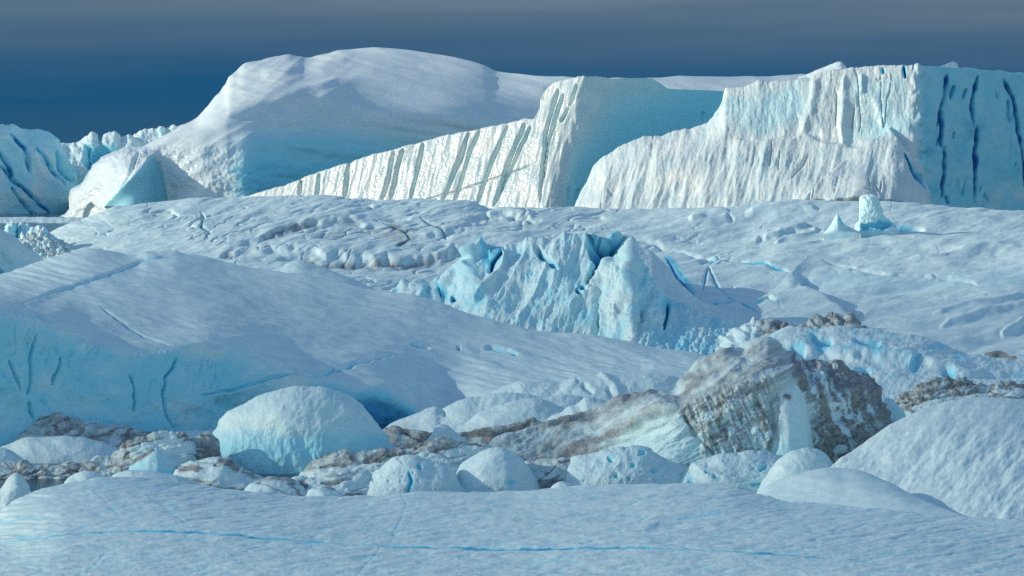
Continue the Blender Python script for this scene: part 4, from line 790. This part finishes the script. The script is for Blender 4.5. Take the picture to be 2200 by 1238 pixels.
# right cluster
mound('rubble_heap', [(1890, 905), (1915, 872), (1935, 858), (1955, 845), (1972, 832), (1990, 822), (2012, 818), (2040, 818), (2068, 814), (2082, 820), (2095, 827), (2120, 833), (2150, 828), (2180, 826), (2220, 836), (2400, 850)], 945, 384, 'dark dirty ridge of wrinkled ice behind the big snow slope', depth=7, prof=1.0, rnd=1, dirt=0.50, blue=0.03, seed=1031, cat='ice rubble', thick=5, extra=lambda G: 0.5 * PR(G, (60, 16), 4, 1035, rot=-16) + 0.25 * P(G, (10, 8), 3, 1036))
mound('rubble_heap', [(1915, 915), (1940, 892), (1970, 880), (2005, 870), (2050, 860), (2090, 855), (2130, 848), (2160, 838), (2185, 836), (2210, 844), (2240, 848), (2400, 860)], 945, 374, 'paler wrinkled ice in front of the dark dirty ridge on the right', depth=6, prof=1.0, rnd=1, dirt=0.26, blue=0.05, seed=1041, cat='ice rubble', thick=4, extra=lambda G: 0.4 * PR(G, (50, 18), 4, 1045, rot=-12))
mound('ice_block', [(1875, 920), (1888, 880), (1897, 862), (1906, 856), (1918, 860), (1930, 872), (1940, 886), (1948, 915)], 950, 371, 'small pale blue chunk leaning behind the right end of the dirty boulder', depth=3, rnd=1.5, blue=0.12, seed=1051, cat='ice block', thick=3, rough=0.4)

# snow slope, mound and floe in the foreground
def slope_disp(G):
    rip = 1.1 * P(G, (40, 130), 3, 1101, rot=52) + 0.6 * P(G, (22, 50), 3, 1102, rot=40)
    return 0.35 * P(G, (240, 160), 2, 1103) + 0.20 * rip * (0.5 + 0.9 * ss(870, 980, G.py)) + 0.03 * P(G, (10, 10), 2, 1104)
body('iceberg', [([(1755, 1050), (2000, 1150), (2100, 1160), (2400, 1200)], [(1755, 312), (2100, 291), (2400, 284)]),
                 ([(1755, 1030), (1775, 1012), (1800, 988), (1830, 966), (1860, 945), (1885, 928), (1915, 908), (1940, 895), (1970, 882), (2000, 872), (2030, 863), (2060, 858), (2090, 855), (2120, 854), (2150, 854), (2180, 856), (2250, 862), (2400, 872)], [(1755, 316), (1900, 330), (2100, 338), (2400, 340)])],
     1755, 2720, 'near', 1.5, 1.5, 10, prof=1.25, disp=slope_disp, attr=lambda G: dict(blue=0.0),
     label='big clean snow slope with wind ripples rising at the right', cat='iceberg')
body('ice_mound', [([(1600, 1100), (1800, 1130), (2130, 1150)], [(1600, 300), (2130, 282)]), ([(1600, 1085), (1625, 1062), (1650, 1042), (1680, 1028), (1715, 1016), (1750, 1008), (1790, 1003), (1825, 1006), (1860, 1014), (1900, 1030), (1940, 1050), (2000, 1080), (2050, 1100), (2130, 1130)], [(1600, 303), (1800, 304), (2130, 288)])],
     1600, 2130, 'near', 1.6, 1.6, 5, prof=1.3, disp=lambda G: 0.25 * P(G, (160, 60), 3, 1111) + 0.05 * P(G, (60, 14), 3, 1112, rot=-8), attr=lambda G: dict(blue=0.05),
     label='low smooth snow mound at the foot of the rippled snow slope', cat='ice mound')
FCR = [[(-60, 1172), (60, 1160), (180, 1146), (300, 1142), (440, 1146), (560, 1156), (700, 1162), (820, 1170), (960, 1176), (1160, 1180), (1380, 1180), (1560, 1186), (1720, 1194), (1900, 1206)]]
FC2 = [[(400, 1240), (460, 1212), (530, 1188), (590, 1162)], [(1380, 1150), (1420, 1122), (1500, 1108), (1640, 1092)], [(310, 1055), (360, 1095), (415, 1138)], [(195, 1050), (230, 1080), (260, 1110)], [(860, 1060), (875, 1090), (840, 1160)], [(820, 1172), (790, 1210), (760, 1245)], [(180, 1240), (220, 1200), (280, 1165)], [(1100, 1240), (1180, 1205), (1300, 1180)]]
def floe_disp(G):
    h = 0.35 * P(G, (500, 90), 2, 1201) + 0.10 * P(G, (120, 11), 4, 1202, rot=-4, g=0.62) + 0.10 * PR(G, (180, 17), 3, 1203, rot=-7) - 0.16 * np.clip(PR(G, (90, 8), 3, 1206, rot=-4) - 0.30, 0, 1) + 0.015 * PR(G, (34, 9), 3, 1207, rot=-3) + 0.015 * P(G, (12, 5), 2, 1204)
    return h - 0.10 * lns(G, FCR, 2.8, 0.5, 1210) - 0.03 * lns(G, FC2, 3.0, 0.7, 1220) + 0.08 * stp(G, [(1380, 1150), (1420, 1122), (1500, 1108), (1640, 1092)][::-1], 5, 30, 0.4) * -1
body('ice_floe', [([(-200, 1500), (2400, 1500)], 203), ([(-200, 1290), (0, 1270), (2400, 1270)], 236), ([(-200, 1220), (0, 1160), (150, 1120), (300, 1115), (1000, 1140), (1500, 1130), (2400, 1180)], 264),
                  ([(-200, 1175), (-100, 1140), (-40, 1122), (0, 1102), (20, 1086), (45, 1072), (70, 1062), (100, 1052), (140, 1043), (180, 1035), (215, 1030), (250, 1028), (290, 1027), (330, 1028), (420, 1038), (520, 1050), (620, 1060), (720, 1067), (800, 1066), (900, 1060), (1000, 1058), (1100, 1056), (1150, 1050), (1200, 1045), (1300, 1040), (1430, 1039), (1540, 1042), (1580, 1048), (1620, 1058), (1660, 1068), (1700, 1076), (1800, 1086), (1900, 1095), (2000, 1105), (2100, 1114), (2200, 1118), (2400, 1128)], [(-200, 284), (0, 290), (400, 302), (1000, 302), (1500, 300), (1700, 290), (2100, 278), (2400, 274)])],
     -520, 2720, 'near', 1.8, 1.3, 9, disp=floe_disp, attr=lambda G: dict(blue=0.62 * lns(G, FCR, 1.7, 1.0, 1210) * (0.75 + 0.6 * P(G, (160, 60), 2, 1208)) + 0.12 * lns(G, FC2, 2.2, 1.2, 1220) + 0.30 * np.clip(PR(G, (90, 8), 3, 1206, rot=-4) - 0.42, 0, 1) + 0.06 * np.clip(P(G, (70, 8), 3, 1205, rot=-4), 0, 1)),
     label='wide snow-covered foreground floe crossed by one long blue crack', cat='ice floe')

# =================================================================== LIGHT, SKY, CAMERA
SUN_EL, SUN_AZ = 20.0, 267.0        # azimuth clockwise from +y (the view direction)
el, az = math.radians(SUN_EL), math.radians(SUN_AZ)
to_sun = (math.sin(az) * math.cos(el), math.cos(az) * math.cos(el), math.sin(el))
sd = bpy.data.lights.new('sun', 'SUN'); sd.energy = 2.35; sd.angle = math.radians(0.5); sd.color = (1.0, 0.90, 0.74)
so = bpy.data.objects.new('sun', sd); bpy.context.scene.collection.objects.link(so)
from mathutils import Vector
so.rotation_euler = Vector(to_sun).to_track_quat('Z', 'Y').to_euler(); so.location = (-300, 200, 300)

# unseen cloud added in front of the sun: it takes the hard light off the near ice, the far bergs stay sunlit
def shade_cloud():
    import bmesh
    bm = bmesh.new(); bmesh.ops.create_icosphere(bm, subdivisions=5, radius=1.0)
    V = np.array([v.co[:] for v in bm.verts])
    k = 1 + 0.35 * fbm(V[:, 0] * 2.2, V[:, 1] * 2.2, V[:, 2] * 2.2, 4, 77)
    for v, q in zip(bm.verts, k): v.co *= float(q)
    me = bpy.data.meshes.new('shade_cloud'); bm.to_mesh(me); bm.free()
    m = bpy.data.materials.new('shade_cloud_vapour'); m.use_nodes = True
    n2 = m.node_tree; n2.nodes.clear()
    o2 = n2.nodes.new('ShaderNodeOutputMaterial'); pv = n2.nodes.new('ShaderNodeVolumePrincipled')
    pv.inputs['Color'].default_value = (0.9, 0.93, 0.97, 1); pv.inputs['Density'].default_value = CLOUD_DENS
    n2.links.new(pv.outputs[0], o2.inputs['Volume']); me.materials.append(m)
    o = bpy.data.objects.new('shade_cloud', me); bpy.context.scene.collection.objects.link(o); o['kind'] = 'stuff'
    s = 2200
    o.location = (20 + to_sun[0] * s, 440 + to_sun[1] * s, 10 + to_sun[2] * s)
    o.scale = (330, 235, 160)
CLOUD_DENS = 0.0011
shade_cloud()

wd = bpy.data.worlds.new('World'); bpy.context.scene.world = wd; wd.use_nodes = True
nt = wd.node_tree; nt.nodes.clear(); L = nt.links.new
wo = nd(nt, 'ShaderNodeOutputWorld'); b1 = nd(nt, 'ShaderNodeBackground'); b2 = nd(nt, 'ShaderNodeBackground'); mx = nd(nt, 'ShaderNodeMixShader')
sk = nd(nt, 'ShaderNodeTexSky', sky_type='NISHITA'); sk.sun_disc = False; sk.sun_elevation = el; sk.sun_rotation = az; sk.ozone_density = 2.2; sk.dust_density = 0.3
L(sk.outputs[0], b1.inputs[0]); b1.inputs[1].default_value = 0.122
# a dark bank of cloud lying along the horizon in the distance
tc = nd(nt, 'ShaderNodeTexCoord'); sx = nd(nt, 'ShaderNodeSeparateXYZ'); L(tc.outputs['Generated'], sx.inputs[0])
mp = nd(nt, 'ShaderNodeMapping'); mp.inputs['Scale'].default_value = (5, 5, 60); L(tc.outputs['Generated'], mp.inputs[0])
nz = nd(nt, 'ShaderNodeTexNoise'); nz.inputs['Scale'].default_value = 1.6; nz.inputs['Detail'].default_value = 5; L(mp.outputs[0], nz.inputs['Vector'])
def wm(op, a, b):
    n = nd(nt, 'ShaderNodeMath', operation=op)
    for i, q in enumerate((a, b)):
        if isinstance(q, (int, float)): n.inputs[i].default_value = q
        else: L(q, n.inputs[i])
    return n.outputs[0]
zz = wm('ADD', sx.outputs[2], wm('MULTIPLY', wm('SUBTRACT', nz.outputs[0], 0.5), 0.022))
zz = wm('ADD', zz, wm('MULTIPLY', sx.outputs[0], 0.012))
rp = nd(nt, 'ShaderNodeValToRGB'); e = rp.color_ramp.elements
mr = nd(nt, 'ShaderNodeMapRange'); L(zz, mr.inputs[0]); mr.inputs[1].default_value = -0.02; mr.inputs[2].default_value = 0.10
L(mr.outputs[0], rp.inputs[0])
e[0].position = 0.0; e[0].color = (0.022, 0.078, 0.150, 1)
e[1].position = 1.0; e[1].color = (0.16, 0.215, 0.262, 1)
for p, c in ((0.17, (0.016, 0.068, 0.138)), (0.30, (0.008, 0.064, 0.145)), (0.42, (0.032, 0.084, 0.156)), (0.54, (0.070, 0.118, 0.170)), (0.62, (0.112, 0.162, 0.208))):
    q = rp.color_ramp.elements.new(p); q.color = (*c, 1)
L(rp.outputs[0], b2.inputs[0]); b2.inputs[1].default_value = 1.0
m1 = nd(nt, 'ShaderNodeMapRange', interpolation_type='SMOOTHSTEP'); L(sx.outputs[2], m1.inputs[0]); m1.inputs[1].default_value = 0.10; m1.inputs[2].default_value = 0.30; m1.inputs[3].default_value = 1; m1.inputs[4].default_value = 0
m2 = nd(nt, 'ShaderNodeMapRange', interpolation_type='SMOOTHSTEP'); L(sx.outputs[1], m2.inputs[0]); m2.inputs[1].default_value = 0.2; m2.inputs[2].default_value = 0.7
L(wm('MULTIPLY', m1.outputs[0], m2.outputs[0]), mx.inputs[0]); L(b1.outputs[0], mx.inputs[1]); L(b2.outputs[0], mx.inputs[2]); L(mx.outputs[0], wo.inputs[0])

cd = bpy.data.cameras.new('camera'); cd.sensor_width = 36.0; cd.sensor_fit = 'HORIZONTAL'; cd.lens = 36.0 * FPX / W_; cd.clip_end = 30000; cd.clip_start = 1.0
co = bpy.data.objects.new('camera', cd); bpy.context.scene.collection.objects.link(co)
co.location = (0, 0, CAMZ); co.rotation_euler = (math.pi / 2 - PITCH, 0, 0)
sc = bpy.context.scene; sc.camera = co
sc.view_settings.view_transform = 'Standard'; sc.view_settings.look = 'None'; sc.view_settings.exposure = 0.50; sc.view_settings.gamma = 1.0
sc.render.engine = "CYCLES"; sc.cycles.use_denoising = False
print('VERTS', sum(n for _, n in STATS))
